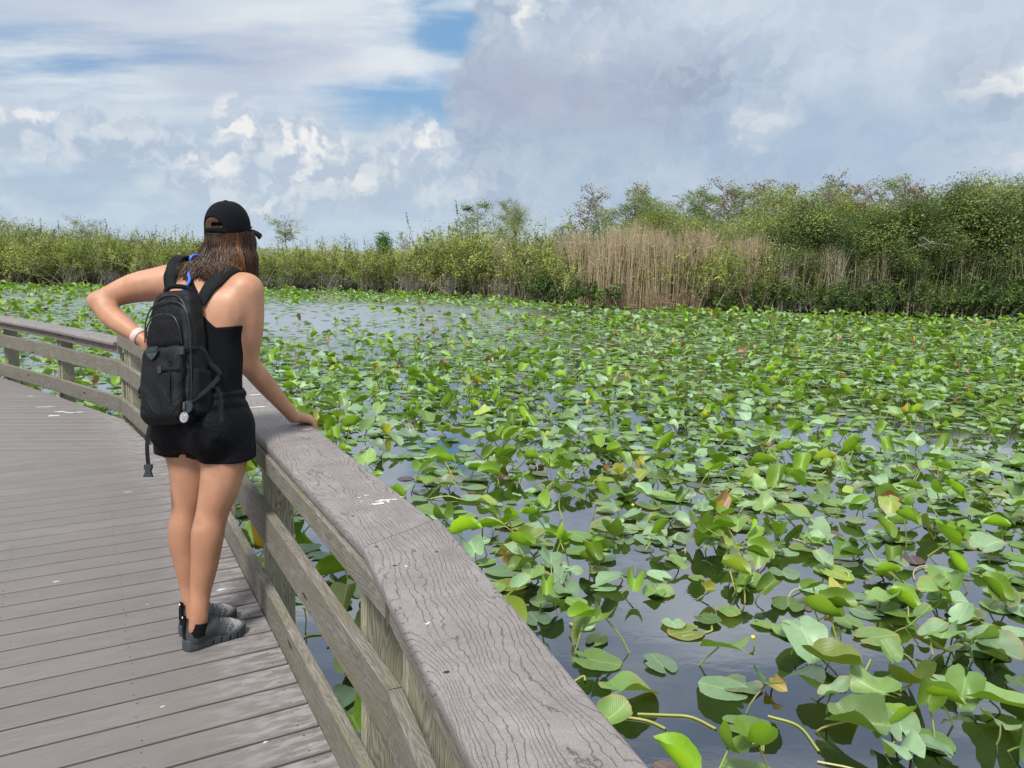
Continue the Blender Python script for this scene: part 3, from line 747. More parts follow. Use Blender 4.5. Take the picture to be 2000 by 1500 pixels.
# a few pads placed where the photograph shows conspicuous ones
HERO = [(1095, 1005, 'up', .24, .20, -1.9), (1560, 955, 'up', .26, .2, 1.0), (1730, 920, 'up', .30, .24, 1.5), (1500, 940, 'up', .26, .18, 2.6), (1295, 1305, 'flat', .21, .0, 1.9), (1350, 1235, 'flat', .21, 0, -2.8), (1700, 1250, 'flat', .25, 0, .2), (1150, 1290, 'flat', .26, 0, -.3),
        (1440, 1420, 'flat', .22, 0, -.3), (1650, 1440, 'raised', .26, .08, -.6), (1400, 1310, 'raised', .26, .13, -.8), (1560, 1270, 'raised', .27, .12, -1.4), (1600, 1330, 'raised', .30, .12, -.9), (1780, 1350, 'up', .30, .04, -1.6), (1210, 1370, 'raised', .30, .05, .4), (1800, 930, 'raised', .26, .2, 0.4),
        (1020, 750, 'up', .26, .22, 1.2), (900, 740, 'up', .24, .2, 1.5), (715, 690, 'up', .24, .2, -.6), (1930, 1390, 'raised', .33, .06, -.4), (1920, 1100, 'raised', .30, .12, .5), (640, 1130, 'up', .26, .03, .1), (660, 1185, 'flat', .13, 0, .5), (690, 1330, 'raised', .28, .06, 1.2), (1560, 1045, 'raised', .3, .15, 2.8)]
for h in HERO:
    c = pw(h[0], h[1]); pads = [p for p in pads if (p[0]-c[0])**2+(p[1]-c[1])**2 > .012]
    pads.append((c[0], c[1], h[2], h[3], h[4], h[5]))
def pad_geom(i, P):
    r = np.random.default_rng(5000+i); x, yy, kd = P[:3]
    near = yy < 8
    L = (P[3] if len(P) > 3 else r.uniform(.155, .275)*(.94 if yy < 7 else .90 if yy < 22 else 1.08)*(1 if kd != 'sub' else .9))
    if kd == 'dead': L *= .75
    if len(P) <= 3 and r.random() < .12: L *= .62
    nt, nr = (29, 4) if yy < 5.5 else ((23, 3) if near else ((15, 2) if yy < 16 else (11, 1)))
    V, tri, q, UV = leaf(r, L, 'flat' if kd == 'sub' else kd, nt, nr)
    yaw = P[5] if len(P) > 5 else r.uniform(-math.pi, math.pi)
    if kd == 'flat': h, pit, rol = .004+r.uniform(0, .015), r.normal()*.03, r.normal()*.03
    elif kd == 'sub': h, pit, rol = .001, 0, 0
    elif kd == 'raised': h, pit, rol = r.uniform(.02, .13), r.uniform(-.4, .5), r.normal()*.2
    elif kd == 'up': h, pit, rol = r.uniform(.06, .22), r.uniform(-.35, .75), r.normal()*.3
    else: h, pit, rol = r.uniform(.01, .08), r.uniform(-.5, .9), r.normal()*.5
    if len(P) > 4 and P[4]: h = P[4]
    V = V @ rotm(yaw, pit, rol).T
    lift = max(0, -(V[:, 2].min()+h)+.003)
    if kd in ('raised', 'up', 'dead'): h += lift
    V[:, 2] = np.maximum(V[:, 2]+h, .0025+.002*r.random())+WATER
    V[:, 0] += x; V[:, 1] += yy
    t = r.random()
    base = np.array((.110, .205, .040))*(1-t)+np.array((.20, .32, .095))*t
    if kd == 'up' : base = np.array((.17, .30, .025))*(.7+.5*r.random())
    q_ = r.random()
    if q_ < .05: base = np.array((.24, .32, .05))*(.8+.4*r.random())
    elif q_ < .50 and kd != 'up': base = np.array((.22, .34, .19))*(.85+.3*r.random())
    if kd == 'dead': base = np.array([(.30, .22, .05), (.22, .12, .04), (.33, .32, .07), (.14, .09, .04)][r.integers(4)])
    if kd == 'sub': base = np.array([(.10, .055, .07), (.13, .085, .075), (.10, .12, .10)][r.integers(3)])
    if kd in ('flat', 'raised', 'up'): base = base*(r.uniform(.50, 1.12) if r.random() < .75 else r.uniform(.9, 1.15))
    C = np.broadcast_to(base, V.shape).copy()
    if kd in ('flat', 'raised') and r.random() < .35 and near:   # browned rim
        rr = np.hypot(UV[:, 0]-.17, UV[:, 1]); C[rr > .42] = C[rr > .42]*.4+np.array((.28, .20, .07))*.6
    # stalk
    st = None
    if kd in ('raised', 'up', 'dead') and yy < 24:
        off = r.normal(size=2)*(.04+.5*max(h, .03)); p0 = np.array((x+off[0], yy+off[1], WATER-.06)); p1 = np.array((x, yy, WATER+h-.004))
        m_ = (p0+p1)/2+np.array((r.normal()*.015, r.normal()*.015, .012)); rad = .0048 if near else .0055
        SV, SF = tube(cr([p0, m_, p1], 3 if near else 1), rad, 6 if near else 3)
        sc = np.array([(.20, .26, .05), (.12, .15, .04), (.26, .27, .06)][r.integers(3)]); st = (SV, SF, sc)
    return V, tri, q, UV, C, st, kd, L, h
def screen_area(P, L=.22):
    X = np.array((P[0], P[1], WATER+.03)); u, v, z = proj(X)
    if not (8 < u < 1992 and 8 < v < 1494): return 0
    return (FPX*L/z)**2*((CAM_H-WATER)/z)
def hidden(u, v):
    """behind the deck, railing or person as seen in the photograph"""
    xr = np.interp(v, [740, 830, 1018, 1500], [487, 610, 848, 1250])
    if u < xr+6:
        return True
    return False
cand = [(screen_area(P), i) for i, P in enumerate(pads)]
cand = [(a, i) for a, i in cand if a > 0 and not hidden(*proj(np.array((pads[i][0], pads[i][1], WATER+.02)))[:2])]
cand.sort(reverse=True)
chosen = [i for a, i in cand[:292]]
# labels
TONE = lambda c: 'blue-green' if c[2] > .125 else ('yellow-green' if c[0] > .25 else ('dark' if c[1] < .25 else 'green'))
KW = {'flat': 'flat floating', 'raised': 'tilted raised', 'up': 'upright folded', 'dead': 'withered curled', 'sub': 'dull waterlogged'}
info = {}
for i in chosen:
    gm_ = pad_geom(i, pads[i]); u, v, z_ = proj(gm_[0].mean(0)); info[i] = (gm_, u, v)
BN = ['bottom', 'second', 'third', 'fourth', 'fifth', 'sixth', 'seventh', 'eighth', 'ninth', 'tenth', 'eleventh', 'twelfth', 'thirteenth', 'fourteenth']
vs = sorted((info[i][2] for i in info), reverse=True); per = (len(vs)+13)//14
rows = [(vs[min((k+1)*per, len(vs))-1], f'in {"the " + BN[k] if k == 0 else BN[k]} band{"" if k == 0 else " up"}') for k in range(14) if k*per < len(vs)]
cells = {}
for i, (gm_, u, v) in info.items():
    rk = next((k for k, (yv, _) in enumerate(rows) if v >= yv), len(rows)-1)
    cells.setdefault(rk, []).append(i)
ORD = ['first', 'second', 'third', 'fourth', 'fifth', 'sixth', 'seventh', 'eighth', 'ninth', 'tenth', 'eleventh', 'twelfth', 'thirteenth', 'fourteenth', 'fifteenth', 'sixteenth', 'seventeenth', 'eighteenth', 'nineteenth', 'twentieth']
def label_pads():
    for rk, ids in cells.items():
        ids.sort(key=lambda i: info[i][1]); seen = {}
        for i in ids:
            gm_ = info[i][0]; key = (TONE(gm_[4].mean(0)) if gm_[6] not in ('dead', 'sub') else ('brown' if gm_[6] == 'dead' else 'purplish'), gm_[6]); seen.setdefault(key, []).append(i)
        for key, l in seen.items():
            for n, i in enumerate(l):
                side = 'railing' if len(l) == 1 else 'railing'
                pos = f'{ORD[min(n, 19)]} such from left' if len(l) > 1 else 'only such one'
                yield i, f'{KW[key[1]]} {key[0]} lily pad {rows[rk][1]}, {pos}'
for i, lab in label_pads():
    gm_, u, v = info[i]; V, tri, q, UV, C, st, kd, L, h = gm_
    org = np.array((pads[i][0], pads[i][1], WATER))
    faces = [tri] + ([q] if len(q) else [])
    me = npmesh('lily_pad', V-org, faces, True, uv=UV, col=C)
    o = link('lily_pad', me, M_PAD); o.location = org
    tag(o, lab, 'lily pad', 'lily pads on the dark water')
    if st is not None:
        sm = npmesh('stalk', st[0]-org, st[1], True, col=np.broadcast_to(st[2], st[0].shape)); link('stalk', sm, M_STALK, o)
rest = MB(); cs = set(chosen)
for i, P in enumerate(pads):
    if i in cs: continue
    V, tri, q, UV, C, st, kd, L, h = pad_geom(i, P)
    n = rest.n; rest.add(V, tri, C, 0, UV)
    if len(q): rest.F.setdefault((4, 0), []).append(q+n)
    if st is not None: rest.add(st[0], st[1], st[2], 1)
ro = rest.build('lily_pad_cover', [M_PAD, M_STALK]); tag(ro, 'dense cover of green lily pads spreading over the marsh water to the far bank', kind='stuff')
print('pads', len(pads), 'individual', len(chosen))
# loose stalks lying on the water
sm_ = MB(); r = np.random.default_rng(77)
for (pts) in ([(1130, 1382), (1190, 1398), (1260, 1408), (1300, 1425)], [(1245, 1396), (1300, 1398), (1350, 1402), (1398, 1425)], [(1490, 1470), (1491, 1430), (1488, 1470)], [(1420, 1460), (1450, 1455), (1490, 1452)], [(1100, 1345), (1125, 1330), (1140, 1322), (1143, 1332)], [(1390, 1200), (1390, 1225), (1385, 1235), (1330, 1245)],
              [(430, 1072), (500, 1090), (515, 1095)], [(590, 1248), (605, 1242), (628, 1240)], [(640, 1135), (680, 1150), (700, 1158)], [(658, 1164), (680, 1162), (706, 1162)], [(1500, 1400), (1560, 1420), (1600, 1470)], [(1700, 1290), (1690, 1330), (1760, 1360)], [(1600, 1150), (1660, 1170), (1700, 1200)]):
    P = [np.array((*pw(*p), WATER+.004)) for p in pts]; V, F = tube(cr(P, 5), .006, 6); sm_.add(V, F, (.26, .28, .07))
for k in range(80):
    yy = r.uniform(2.3, 12); x = r.uniform(-.6*yy, .7*yy)
    if all((n @ np.array((x, yy))) < o+.25 for n, o in edges): continue
    a = r.uniform(0, 6.28); L = r.uniform(.12, .5); P = [np.array((x+math.cos(a+.5*t)*L*t, yy+math.sin(a+.5*t)*L*t, WATER+.003+.03*math.sin(t*3)*r.random())) for t in (0, .35, .7, 1)]
    V, F = tube(cr(P, 3), .0045, 5); sm_.add(V, F, [(.36, .38, .10), (.22, .20, .07), (.40, .36, .16)][r.integers(3)])
tag(sm_.build('loose_stalks', M_STALK), 'loose yellow-green lily stalks lying on the water', kind='stuff')
# yellow spatterdock buds on stalks
M_BUD = plain('yellow_bud', (.62, .55, .03), .45)
for k, (px, py, h, lab) in enumerate([(595, 1235, .14, 'round yellow flower bud on a stalk seen between the side rail and lower rail'), (1470, 1262, .05, 'small yellow bud beside withered pads toward the lower right'), (1595, 1268, .10, 'yellow bud on a green stalk above the right hand water'), (1235, 1010, .10, 'yellow bud standing above pads right of the cap board joint'), (1330, 715, .18, 'far yellow bud above the dense pads in mid water')]):
    c = pw(px, py); e = empty('lily_bud', (c[0], c[1], WATER)); tag(e, lab, 'flower bud', 'yellow lily buds')
    V, F = tube([(0, 0, -.05), (.01, 0, h*.5), (0, .005, h)], .004, 6); link('stalk', npmesh('stalk', V, F, col=np.broadcast_to((.2, .26, .05), V.shape)), M_STALK, e)
    zz = np.linspace(-1, 1, 7); V, F = tube([(0, .005, h+.011*t) for t in zz], [max(.0015, .012*math.sqrt(max(0, 1-t*t))) for t in zz], 10)
    link('bud', npmesh('bud', V, F), M_BUD, e)
# ------------------------------------------------------------ far bank vegetation
def fol_mat(g, b):
    c = g.attr('Col'); oi = g.node('ShaderNodeObjectInfo'); rn = oi.outputs['Random']
    n = g.noise(g.geo('Position'), .9, 3, .6)
    c2 = g.mix(g.ss(n, .35, .65, 0, .35), c, g.vm('MULTIPLY', c, (1.35, 1.25, .8)))
    c2 = g.mix(g.mul(rn, .35), c2, g.vm('MULTIPLY', c, (.7, .82, .75)))
    g.set(b.inputs['Base Color'], c2); b.inputs['Roughness'].default_value = .6; b.inputs['Specular IOR Level'].default_value = .3
    tr = g.node('ShaderNodeBsdfTranslucent'); g.set(tr.inputs[0], g.vm('MULTIPLY', c2, (1.3, 1.35, .7)))
    mx = g.node('ShaderNodeMixShader'); mx.inputs[0].default_value = .3
    out = g.n['Material Output']; g.l.new(b.outputs[0], mx.inputs[1]); g.l.new(tr.outputs[0], mx.inputs[2]); g.l.new(mx.outputs[0], out.inputs[0])
M_FOL = material('foliage', fol_mat)
def barkm(g, b):
    c = g.attr('Col'); n = g.noise(g.geo('Position'), 9, 4, .6)
    g.set(b.inputs['Base Color'], g.mix(n, g.vm('MULTIPLY', c, (.6, .6, .6)), g.vm('MULTIPLY', c, (1.35, 1.35, 1.35)))); b.inputs['Roughness'].default_value = .9
M_BARK = material('bark', barkm)
M_REED = material('dry_reed', barkm)
def leaves(r, cen, size, asp, droop, cols, jit, grp=None):
    """cloud of leaf-sized quads; cen (n,3)"""
    n = len(cen); a = r.uniform(0, 2*math.pi, n); el_ = r.normal(0, .5, n)-droop
    D = np.stack([np.cos(a)*np.cos(el_), np.sin(a)*np.cos(el_), np.sin(el_)], 1)
    Q = unit(np.cross(D, unit(r.normal(size=(n, 3))))); s = size*r.uniform(.6, 1.3, n)[:, None]
    V = np.stack([cen-D*s*.5, cen+Q*s*asp*.5, cen+D*s*.5, cen-Q*s*asp*.5], 1).reshape(-1, 3)
    F = np.arange(4*n).reshape(n, 4)
    cols = np.asarray(cols, float)
    if grp is None: ci = r.integers(0, len(cols), n); C = cols[ci]*r.uniform(1-jit, 1+jit, (n, 1))
    else:
        m = int(grp.max())+1; gc = cols[r.integers(0, len(cols), m)]*r.uniform(.40, 1.40, (m, 1)); C = gc[grp]*r.uniform(1-jit*.6, 1+jit*.6, (n, 1))
    return V, F, np.repeat(C, 4, 0)
def stemset(r, paths, rad0, rad1, col, k=4):
    Vs, Fs, n = [], [], 0
    for P in paths:
        V, F = tube(P, np.linspace(rad0, rad1, len(P)), k); Vs.append(V); Fs.append(F+n); n += len(V)
    V = np.concatenate(Vs); return V, np.concatenate(Fs), np.broadcast_to(col, V.shape)*r.uniform(.8, 1.2)
def arch(r, base, L, az_, el_, bend, n=6):
    P = [np.array(base, float)]; d = np.array((math.cos(az_)*math.cos(el_), math.sin(az_)*math.cos(el_), math.sin(el_)))
    for i in range(n):
        d = unit(d+r.normal(size=3)*.13+np.array((0, 0, bend))); P.append(P[-1]+d*L/n)
    return np.array(P)
def bush_mesh(sd_, wd, ht, nst, nlf, lsize, asp, cols, stemc, droop=-.3, low=.25, jit=.3):
    r = np.random.default_rng(sd_); paths = []; cen = []
    for i in range(nst):
        b0 = np.array((r.normal()*wd*.22, r.normal()*wd*.18, 0)); el_ = r.uniform(.75, 1.5)
        P = arch(r, b0, ht*r.uniform(.6, 1.02)/max(.75, math.sin(el_)), r.uniform(0, 6.28), el_, r.uniform(-.05, .06)); paths.append(P)
        for q in range(2):
            t = r.uniform(.35, .8); k = t*(len(P)-1); p = P[int(k)]
            paths.append(arch(r, p, ht*r.uniform(.2, .4), r.uniform(0, 6.28), r.uniform(.4, 1.3), 0, 4))
    tot = np.array([len(p) for p in paths]); per = nlf//len(paths)
    for P in paths:
        t = low+(1-low)*r.random(per)**.75; k = t*(len(P)-1.001); i = k.astype(int); f = (k-i)[:, None]
        c = P[i]*(1-f)+P[i+1]*f
        cl = r.normal(size=(per, 3))*np.array((.13, .13, .11))*wd*.38*(.6+.6*np.sin(t*9+r.uniform(0, 6)))[:, None]; cen.append(c+cl)
    gp = np.repeat(np.arange(len(cen)), per); cen = np.concatenate(cen); k_ = cen[:, 2] > .03; cen = cen[k_]; gp = gp[k_]
    V, F, C = leaves(r, cen, lsize, asp, droop, cols, jit, gp)
    fol = npmesh('foliage', V, F, False, col=C)
    V, F, C = stemset(r, paths, .022, .006, stemc, 3); st = npmesh('stems', V, F, True, col=C)
    return fol, st
def tree_mesh(sd_, ht, crown0, wd, nlimb, nlf, lsize, asp, cols, barkc, style='round', tr=.07, clump=.35, gap=.0, jit=.3, leafz=.2):
    r = np.random.default_rng(sd_); P = arch(r, (0, 0, 0), ht*.95, r.uniform(0, 6), 1.5, .05, 9); P[:, :2] *= .6
    limbs = []; cen = []; twigs = []
    for i in range(nlimb):
        t = crown0+(1-crown0)*(i+r.random())/nlimb; k = t*(len(P)-1.001); j = int(k); p = P[j]*(1-k+j)+P[j+1]*(k-j)
        prof = {'round': math.sin(math.pi*(.15+.8*(t-crown0)/(1-crown0)))**.8, 'cypress': 1.0-.6*(t-crown0)/(1-crown0), 'flat': .35+.65*((t-crown0)/(1-crown0)), 'spire': 1.02-.95*(t-crown0)/(1-crown0)}[style]
        L = wd*.5*prof*r.uniform(.55, 1.15); el_ = {'round': r.uniform(.1, .9), 'cypress': r.uniform(.0, .6), 'flat': r.uniform(.1, .5), 'spire': r.uniform(-.05, .4)}[style]
        a = r.uniform(0, 6.28); Q = arch(r, p, max(L, .15), a, el_, .04, 5); limbs.append(Q)
        for q in range(4):
            j2 = r.integers(1, 5); tw = arch(r, Q[j2], L*r.uniform(.3, .6), a+r.normal()*.9, r.uniform(-.1, .9), 0, 3); twigs.append(tw)
            cen.append(tw[-1]); cen.append(tw[2])
        cen.append(Q[-1])
    cen.append(P[-1]); cen = np.array(cen)
    keep = r.random(len(cen)) > gap; cen = cen[keep] if keep.any() else cen
    pick = r.integers(0, len(cen), nlf); cc_ = cen[pick]+np.clip(r.normal(size=(nlf, 3)), -1.45, 1.45)*clump*wd*.14*np.array((1, 1, .55 if style in ('flat', 'cypress') else .8))
    V, F, C = leaves(r, cc_, lsize, asp, leafz, cols, jit, pick//3)
    V[:, 2] = np.maximum(V[:, 2], .05)
    crown = npmesh('crown', V, F, False, col=C)
    V1, F1, C1 = stemset(r, [P], tr, tr*.25, barkc, 7); V2, F2, C2 = stemset(r, limbs, tr*.40, tr*.16, barkc, 4); V3, F3, C3 = stemset(r, twigs, tr*.18, tr*.10, barkc, 3)
    tm = npmesh('trunk', np.concatenate([V1, V2, V3]), np.concatenate([F1, F2+len(V1), F3+len(V1)+len(V2)]), True, col=np.concatenate([C1, C2, C3]))
    return crown, tm
def put(name, meshes, names, mats, loc, s, rz, label, cat, group):
    e = empty(name, loc); e.rotation_euler = (0, 0, rz); e.scale = s if isinstance(s, tuple) else (s, s, s)
    for m, nm, mt in zip(meshes, names, mats):
        o = bpy.data.objects.new(nm, m); COL.objects.link(o); o.parent = e
        if len(m.materials) == 0: m.materials.append(mt)
    return tag(e, label, cat, group)
GY = [(.24, .29, .06), (.30, .35, .08), (.17, .22, .05), (.26, .32, .09), (.36, .38, .13)]
GD = [(.075, .12, .038), (.10, .15, .045), (.145, .19, .065), (.04, .07, .025)]
GM = [(.18, .23, .07), (.22, .27, .08), (.13, .18, .05), (.28, .30, .12)]
GB = [(.09, .155, .04), (.13, .20, .05), (.06, .11, .03)]
BR = [(.22, .17, .13), (.30, .26, .22), (.15, .115, .09), (.28, .27, .22)]
GC = [(.19, .27, .10), (.24, .31, .12), (.15, .22, .08)]
ST = (.20, .17, .13); STG = (.30, .28, .25)
willow = [bush_mesh(10+i, 3.2, 2.35, 34, 8600, .115, .26, GY, ST, -.35, .15) for i in range(4)]
scrub = [bush_mesh(20+i, 3.0, 2.4, 40, 5200, .10, .35, GM, STG, -.2, .3) for i in range(3)]
small = [bush_mesh(30+i, 1.5, 1.0, 16, 2600, .12, .35, GB, ST, -.2, .1) for i in range(2)]
twiggy = [bush_mesh(40+i, 2.6, 2.6, 42, 900, .09, .4, BR+GM[:1], STG, 0, .5) for i in range(2)]
lushT = [tree_mesh(50+i, 4.6, .12, 4.2, 40, 21000, .11, .40, GD+GM[:2], ST, 'round', .06, .62) for i in range(3)]
lightT = [tree_mesh(60+i, 4.8, .15, 4.0, 38, 15000, .105, .30, GM+GY[:2], STG, 'round', .05, .62) for i in range(3)]
cyp = [tree_mesh(70+i, 5.6, .30, 3.0, 30, 3600, .11, .35, GC, STG, 'cypress', .06, .42, .15) for i in range(4)]
bare = [tree_mesh(80+i, 5.6, .30, 2.8, 34, 1100, .11, .5, BR, STG, 'cypress', .07, .34, .3) for i in range(4)]
flat = [tree_mesh(90+i, 5.0, .68, 3.4, 20, 2400, .10, .4, GM+GD[:1], ST, 'flat', .055, .34, .1) for i in range(2)]
spire = [tree_mesh(95, 3.6, .10, 2.4, 30, 6000, .12, .35, [(.05, .14, .035), (.07, .18, .05)], ST, 'spire', .05, .8)]
FN = (['foliage', 'stems'], [M_FOL, M_BARK]); TN = (['crown', 'trunk'], [M_FOL, M_BARK])
def gz(x, y): return -.47
def colx(px, Y): return (px-1000)/FPX*Y*1.0
r = np.random.default_rng(5)
CNT = {}
def ordw(k): return ORD[k] if k < 20 else ['twenty-first', 'twenty-second', 'twenty-third', 'twenty-fourth', 'twenty-fifth', 'twenty-sixth', 'twenty-seventh', 'twenty-eighth', 'twenty-ninth', 'thirtieth', 'thirty-first', 'thirty-second', 'thirty-third', 'thirty-fourth', 'thirty-fifth'][k-20]
plan = []
def row(kind, protos, x0, x1, step, dy, sc, name, look, cat, group, N, jy=.5, tops=None, nat=None, jt=10):
    """plants at photo columns x0..x1; tops: interp list (px, photo y of the plant's top)"""
    x = x0; items = []
    while x <= x1:
        px = x+r.uniform(-.3, .3)*step
        Y0 = bank_y(colx(px, 36)); Y = Y0+dy+r.uniform(-jy, jy)
        X = colx(px, Y)
        s = sc*r.uniform(.88, 1.12)
        if tops is not None:
            ty = np.interp(px, [t[0] for t in tops], [t[1] for t in tops])+r.uniform(-1, .6)*jt-2
            top = at(px, ty, Y)[2]; s = max(.3, (top+.47)/nat)
        items.append((px, X, Y, s)); x += step*r.uniform(.75, 1.25)
    items.sort(); n = len(items)
    for k, (px, X, Y, s) in enumerate(items):
        plan.append(1)
        lab = f'{look}, {ordw(k)} of {n} from the left' if n > 1 else look
        sw = s*r.uniform(.85, 1.1) if nat else s
        sw = min(sw, s*1.0+.3)
        put(name, protos[r.integers(len(protos))], N[0], N[1], (X, Y, gz(X, Y)), (sw, sw, s), r.uniform(0, 6.28), lab, cat, group)
WT = [(-100, 480), (0, 466), (100, 474), (200, 472), (300, 482), (500, 483), (560, 478), (640, 484), (720, 478), (850, 472), (960, 464), (1010, 458), (1060, 462), (1150, 470)]
row('w', willow, -200, 1130, 62, .9, 1, 'willow_bush', 'yellow-green willow bush at the far water edge', 'bush', 'willow bushes lining the far bank', FN, .3, WT, 2.35, 26)
row('w', willow, -200, 1160, 84, 2.6, 1, 'willow_bush', 'yellow-green willow bush in the second row behind the bank', 'bush', 'willow bushes behind the far bank', FN, .4, [(p, t-7) for p, t in WT], 2.35, 30)
row('w2', twiggy, -40, 1120, 118, .1, .42, 'dead_brush', 'grey leafless brush low at the far water edge', 'brush', 'dead brush at the far bank', FN, .1)
row('s', scrub, -60, 330, 34, 4.2, 1, 'scrub_shrub', 'tall mixed scrub shrub rising behind willows at the left', 'shrub', 'scrub behind the willows on the left', FN, .5, [(-60, 462), (20, 446), (80, 436), (150, 434), (210, 452), (290, 462), (330, 474)], 2.4, 26)
row('tw', twiggy, -30, 345, 52, 6, 1, 'bare_shrub', 'bare twiggy shrub poking above the left willows', 'shrub', 'bare twiggy shrubs on the left', FN, .5, [(-60, 460), (10, 440), (70, 430), (140, 436), (200, 452), (290, 468), (330, 480)], 2.6)
row('x', flat, 135, 140, 400, 7, 1, 'spindly_tree', 'spindly dark tree with clumped leaves topping the left scrub', 'tree', None, TN, .1, [(0, 430), (400, 430)], 5.0)
row('x', flat, 45, 80, 30, 7.5, 1, 'spindly_tree', 'small spindly tree above the leftmost scrub', 'tree', 'small spindly trees at the left', TN, .1, [(0, 444), (400, 444)], 5.0)
# middle distance trees
def one(protos, px, dy, ty, name, lab, cat, N, nat, wf=1.0, group=None, rz=None):
    Y = bank_y(colx(px, 38))+dy; X = colx(px, Y); s = (at(px, ty, Y)[2]+.47)/nat
    return put(name, protos, N[0], N[1], (X, Y, gz(X, Y)), (s*wf, s*wf, s), r.uniform(0, 6) if rz is None else rz, lab, cat, group)
one(flat[0], 562, 7, 428, 'cypress_tree', 'lone flat-topped cypress standing just right of the cap', 'tree', TN, 5.0, 1.0)
one(scrub[0], 525, 5, 470, 'scrub_shrub', 'leafy shrub just right of the hair', 'shrub', FN, 2.4, .7)
one(spire[0], 765, 8, 440, 'dark_green_tree', 'small dark green pointed tree left of centre on the far bank', 'tree', TN, 3.6, .9)
one(cyp[0], 735, 9, 455, 'cypress_tree', 'thin grey-green cypress beside the dark pointed tree', 'tree', TN, 5.6, .7)
one(bare[0], 795, 9, 444, 'bare_tree', 'small bare greyish tree right of the dark pointed tree', 'tree', TN, 5.6, .8)
one(bare[1], 875, 10, 428, 'bare_tree', 'leafless grey tree left of the bird tree', 'tree', TN, 5.6, 1.1)
birdtree = one(cyp[1], 935, 10, 388, 'cypress_tree', 'tall green cypress with the black bird on it', 'tree', TN, 5.6, 1.25)
one(cyp[2], 978, 11, 384, 'cypress_tree', 'slender cypress right of the bird tree', 'tree', TN, 5.6, .7)
one(lightT[0], 1005, 10, 400, 'bright_green_tree', 'dense bright green tree right of the slender cypress', 'tree', TN, 4.8, .55)
one(cyp[3], 1062, 10, 420, 'cypress_tree', 'low wide pale cypress left of the reed bed', 'tree', TN, 5.6, 1.0)
one(bare[2], 905, 9, 440, 'bare_tree', 'low leafless tree below the black bird', 'tree', TN, 5.6, .8)
one(bare[3], 1105, 10, 436, 'bare_tree', 'small bare tree at the left end of the tall treeline', 'tree', TN, 5.6, .8)
TT = [(1120, 385), (1150, 368), (1210, 352), (1270, 372), (1310, 350), (1350, 358), (1390, 352), (1440, 360), (1500, 372), (1560, 348), (1610, 352), (1660, 358), (1715, 338), (1760, 368), (1800, 380), (1840, 350), (1930, 350), (2050, 352)]
row('b', bare, 1140, 1790, 30, 13, 1, 'bare_tree', 'tall bare cypress with brown tufts in the back treeline', 'tree', 'bare cypresses of the back treeline', TN, 1.2, TT, 5.6, 20)
row('c', cyp, 1165, 1800, 56, 10, 1, 'cypress_tree', 'tall grey-green cypress in the back treeline', 'tree', 'green cypresses of the back treeline', TN, .8, [(p, t+8) for p, t in TT], 5.6, 22)
row('l', lightT, 1255, 1500, 60, 4, 1, 'light_green_tree', 'light green bushy tree rising behind the reeds', 'tree', 'light green trees behind the reeds', TN, .8, [(1240, 400), (1280, 395), (1330, 440), (1400, 430), (1500, 410)], 4.8)
row('l2', lightT, 1540, 2060, 58, 5.5, 1, 'light_green_tree', 'feathery light green tree in the upper right thicket', 'tree', 'feathery trees in the right thicket', TN, .8, [(1540, 388), (1580, 352), (1640, 395), (1740, 400), (1800, 385), (1850, 362), (1900, 358), (2000, 368)], 4.8, 24)
row('b2', bare, 1500, 2050, 44, 4, 1, 'bare_tree', 'thin leafless tree sticking out above the right thicket', 'tree', 'bare trees above the right thicket', TN, .8, [(1500, 372), (1600, 352), (1715, 340), (1800, 372), (1850, 352), (2050, 350)], 5.6, 18)
row('d', lushT, 1510, 2060, 62, 1.9, 1, 'dark_green_tree', 'dark leafy tree hanging over the right hand bank', 'tree', 'dark leafy trees over the right bank', TN, .3, [(1500, 440), (1560, 415), (1620, 425), (1700, 412), (1780, 420), (1850, 395), (1930, 400), (2050, 385)], 4.6, 26)
row('d2', lushT, 1500, 2060, 70, .75, 1, 'dark_shrub', 'dark leafy shrub down at the right bank', 'shrub', 'dark shrubs on the right bank', TN, .2, [(1480, 500), (1600, 470), (1700, 500), (1800, 470), (1900, 490), (2050, 460)], 4.6, 30)
row('d5', small, 1500, 2050, 60, -.05, 1, 'low_shrub', 'leafy green shrub at the waterline of the right bank', 'shrub', 'green shrubs at the right waterline', FN, .1, [(1480, 565), (1700, 555), (2050, 560)], 1.0, 26)
row('d3', scrub, 1470, 2060, 66, .2, .5, 'low_brush', 'low brown-green brush at the foot of the right bank', 'brush', 'low brush at the right water edge', FN, .1, [(1480, 560), (2050, 555)], 2.4, 16)
row('d4', willow, 1150, 1480, 66, 1.4, 1, 'willow_bush', 'green willow bush growing up through the reeds', 'bush', 'willows among the reeds', FN, .6, [(1150, 470), (1220, 480), (1290, 455), (1400, 490), (1480, 470)], 2.35, 24)
one(lushT[1], 1838, 2.5, 362, 'dark_green_tree', 'dark crowned tree with pale trunk standing above the right thicket', 'tree', TN, 4.6, .55)
row('sc', scrub, 1130, 2060, 75, 7, 1, 'scrub_shrub', 'mixed scrub shrub between reeds and back treeline', 'shrub', 'scrub under the back treeline', FN, .6, [(1130, 440), (1500, 420), (2060, 400)], 2.4)
for px, ty, lab in ((1678, 566, 'small bright green shrub at the foot of the right bank'), (1600, 588, 'little bright green shrub left of the larger one'), (1960, 575, 'low green shrub at the far right water edge'), (1850, 570, 'sprawling light green shrub right of the bright one'), (1065, 535, 'rounded green shrub at the left foot of the reeds'), (1100, 555, 'low dark green shrub before the reed bed'), (1400, 560, 'small dull green shrub within the reed foot'), (1160, 545, 'small leafy shrub poking out of the reeds')):
    one(small[r.integers(2)], px, -.15, ty, 'low_shrub', lab, 'shrub', FN, 1.0, 1.15)
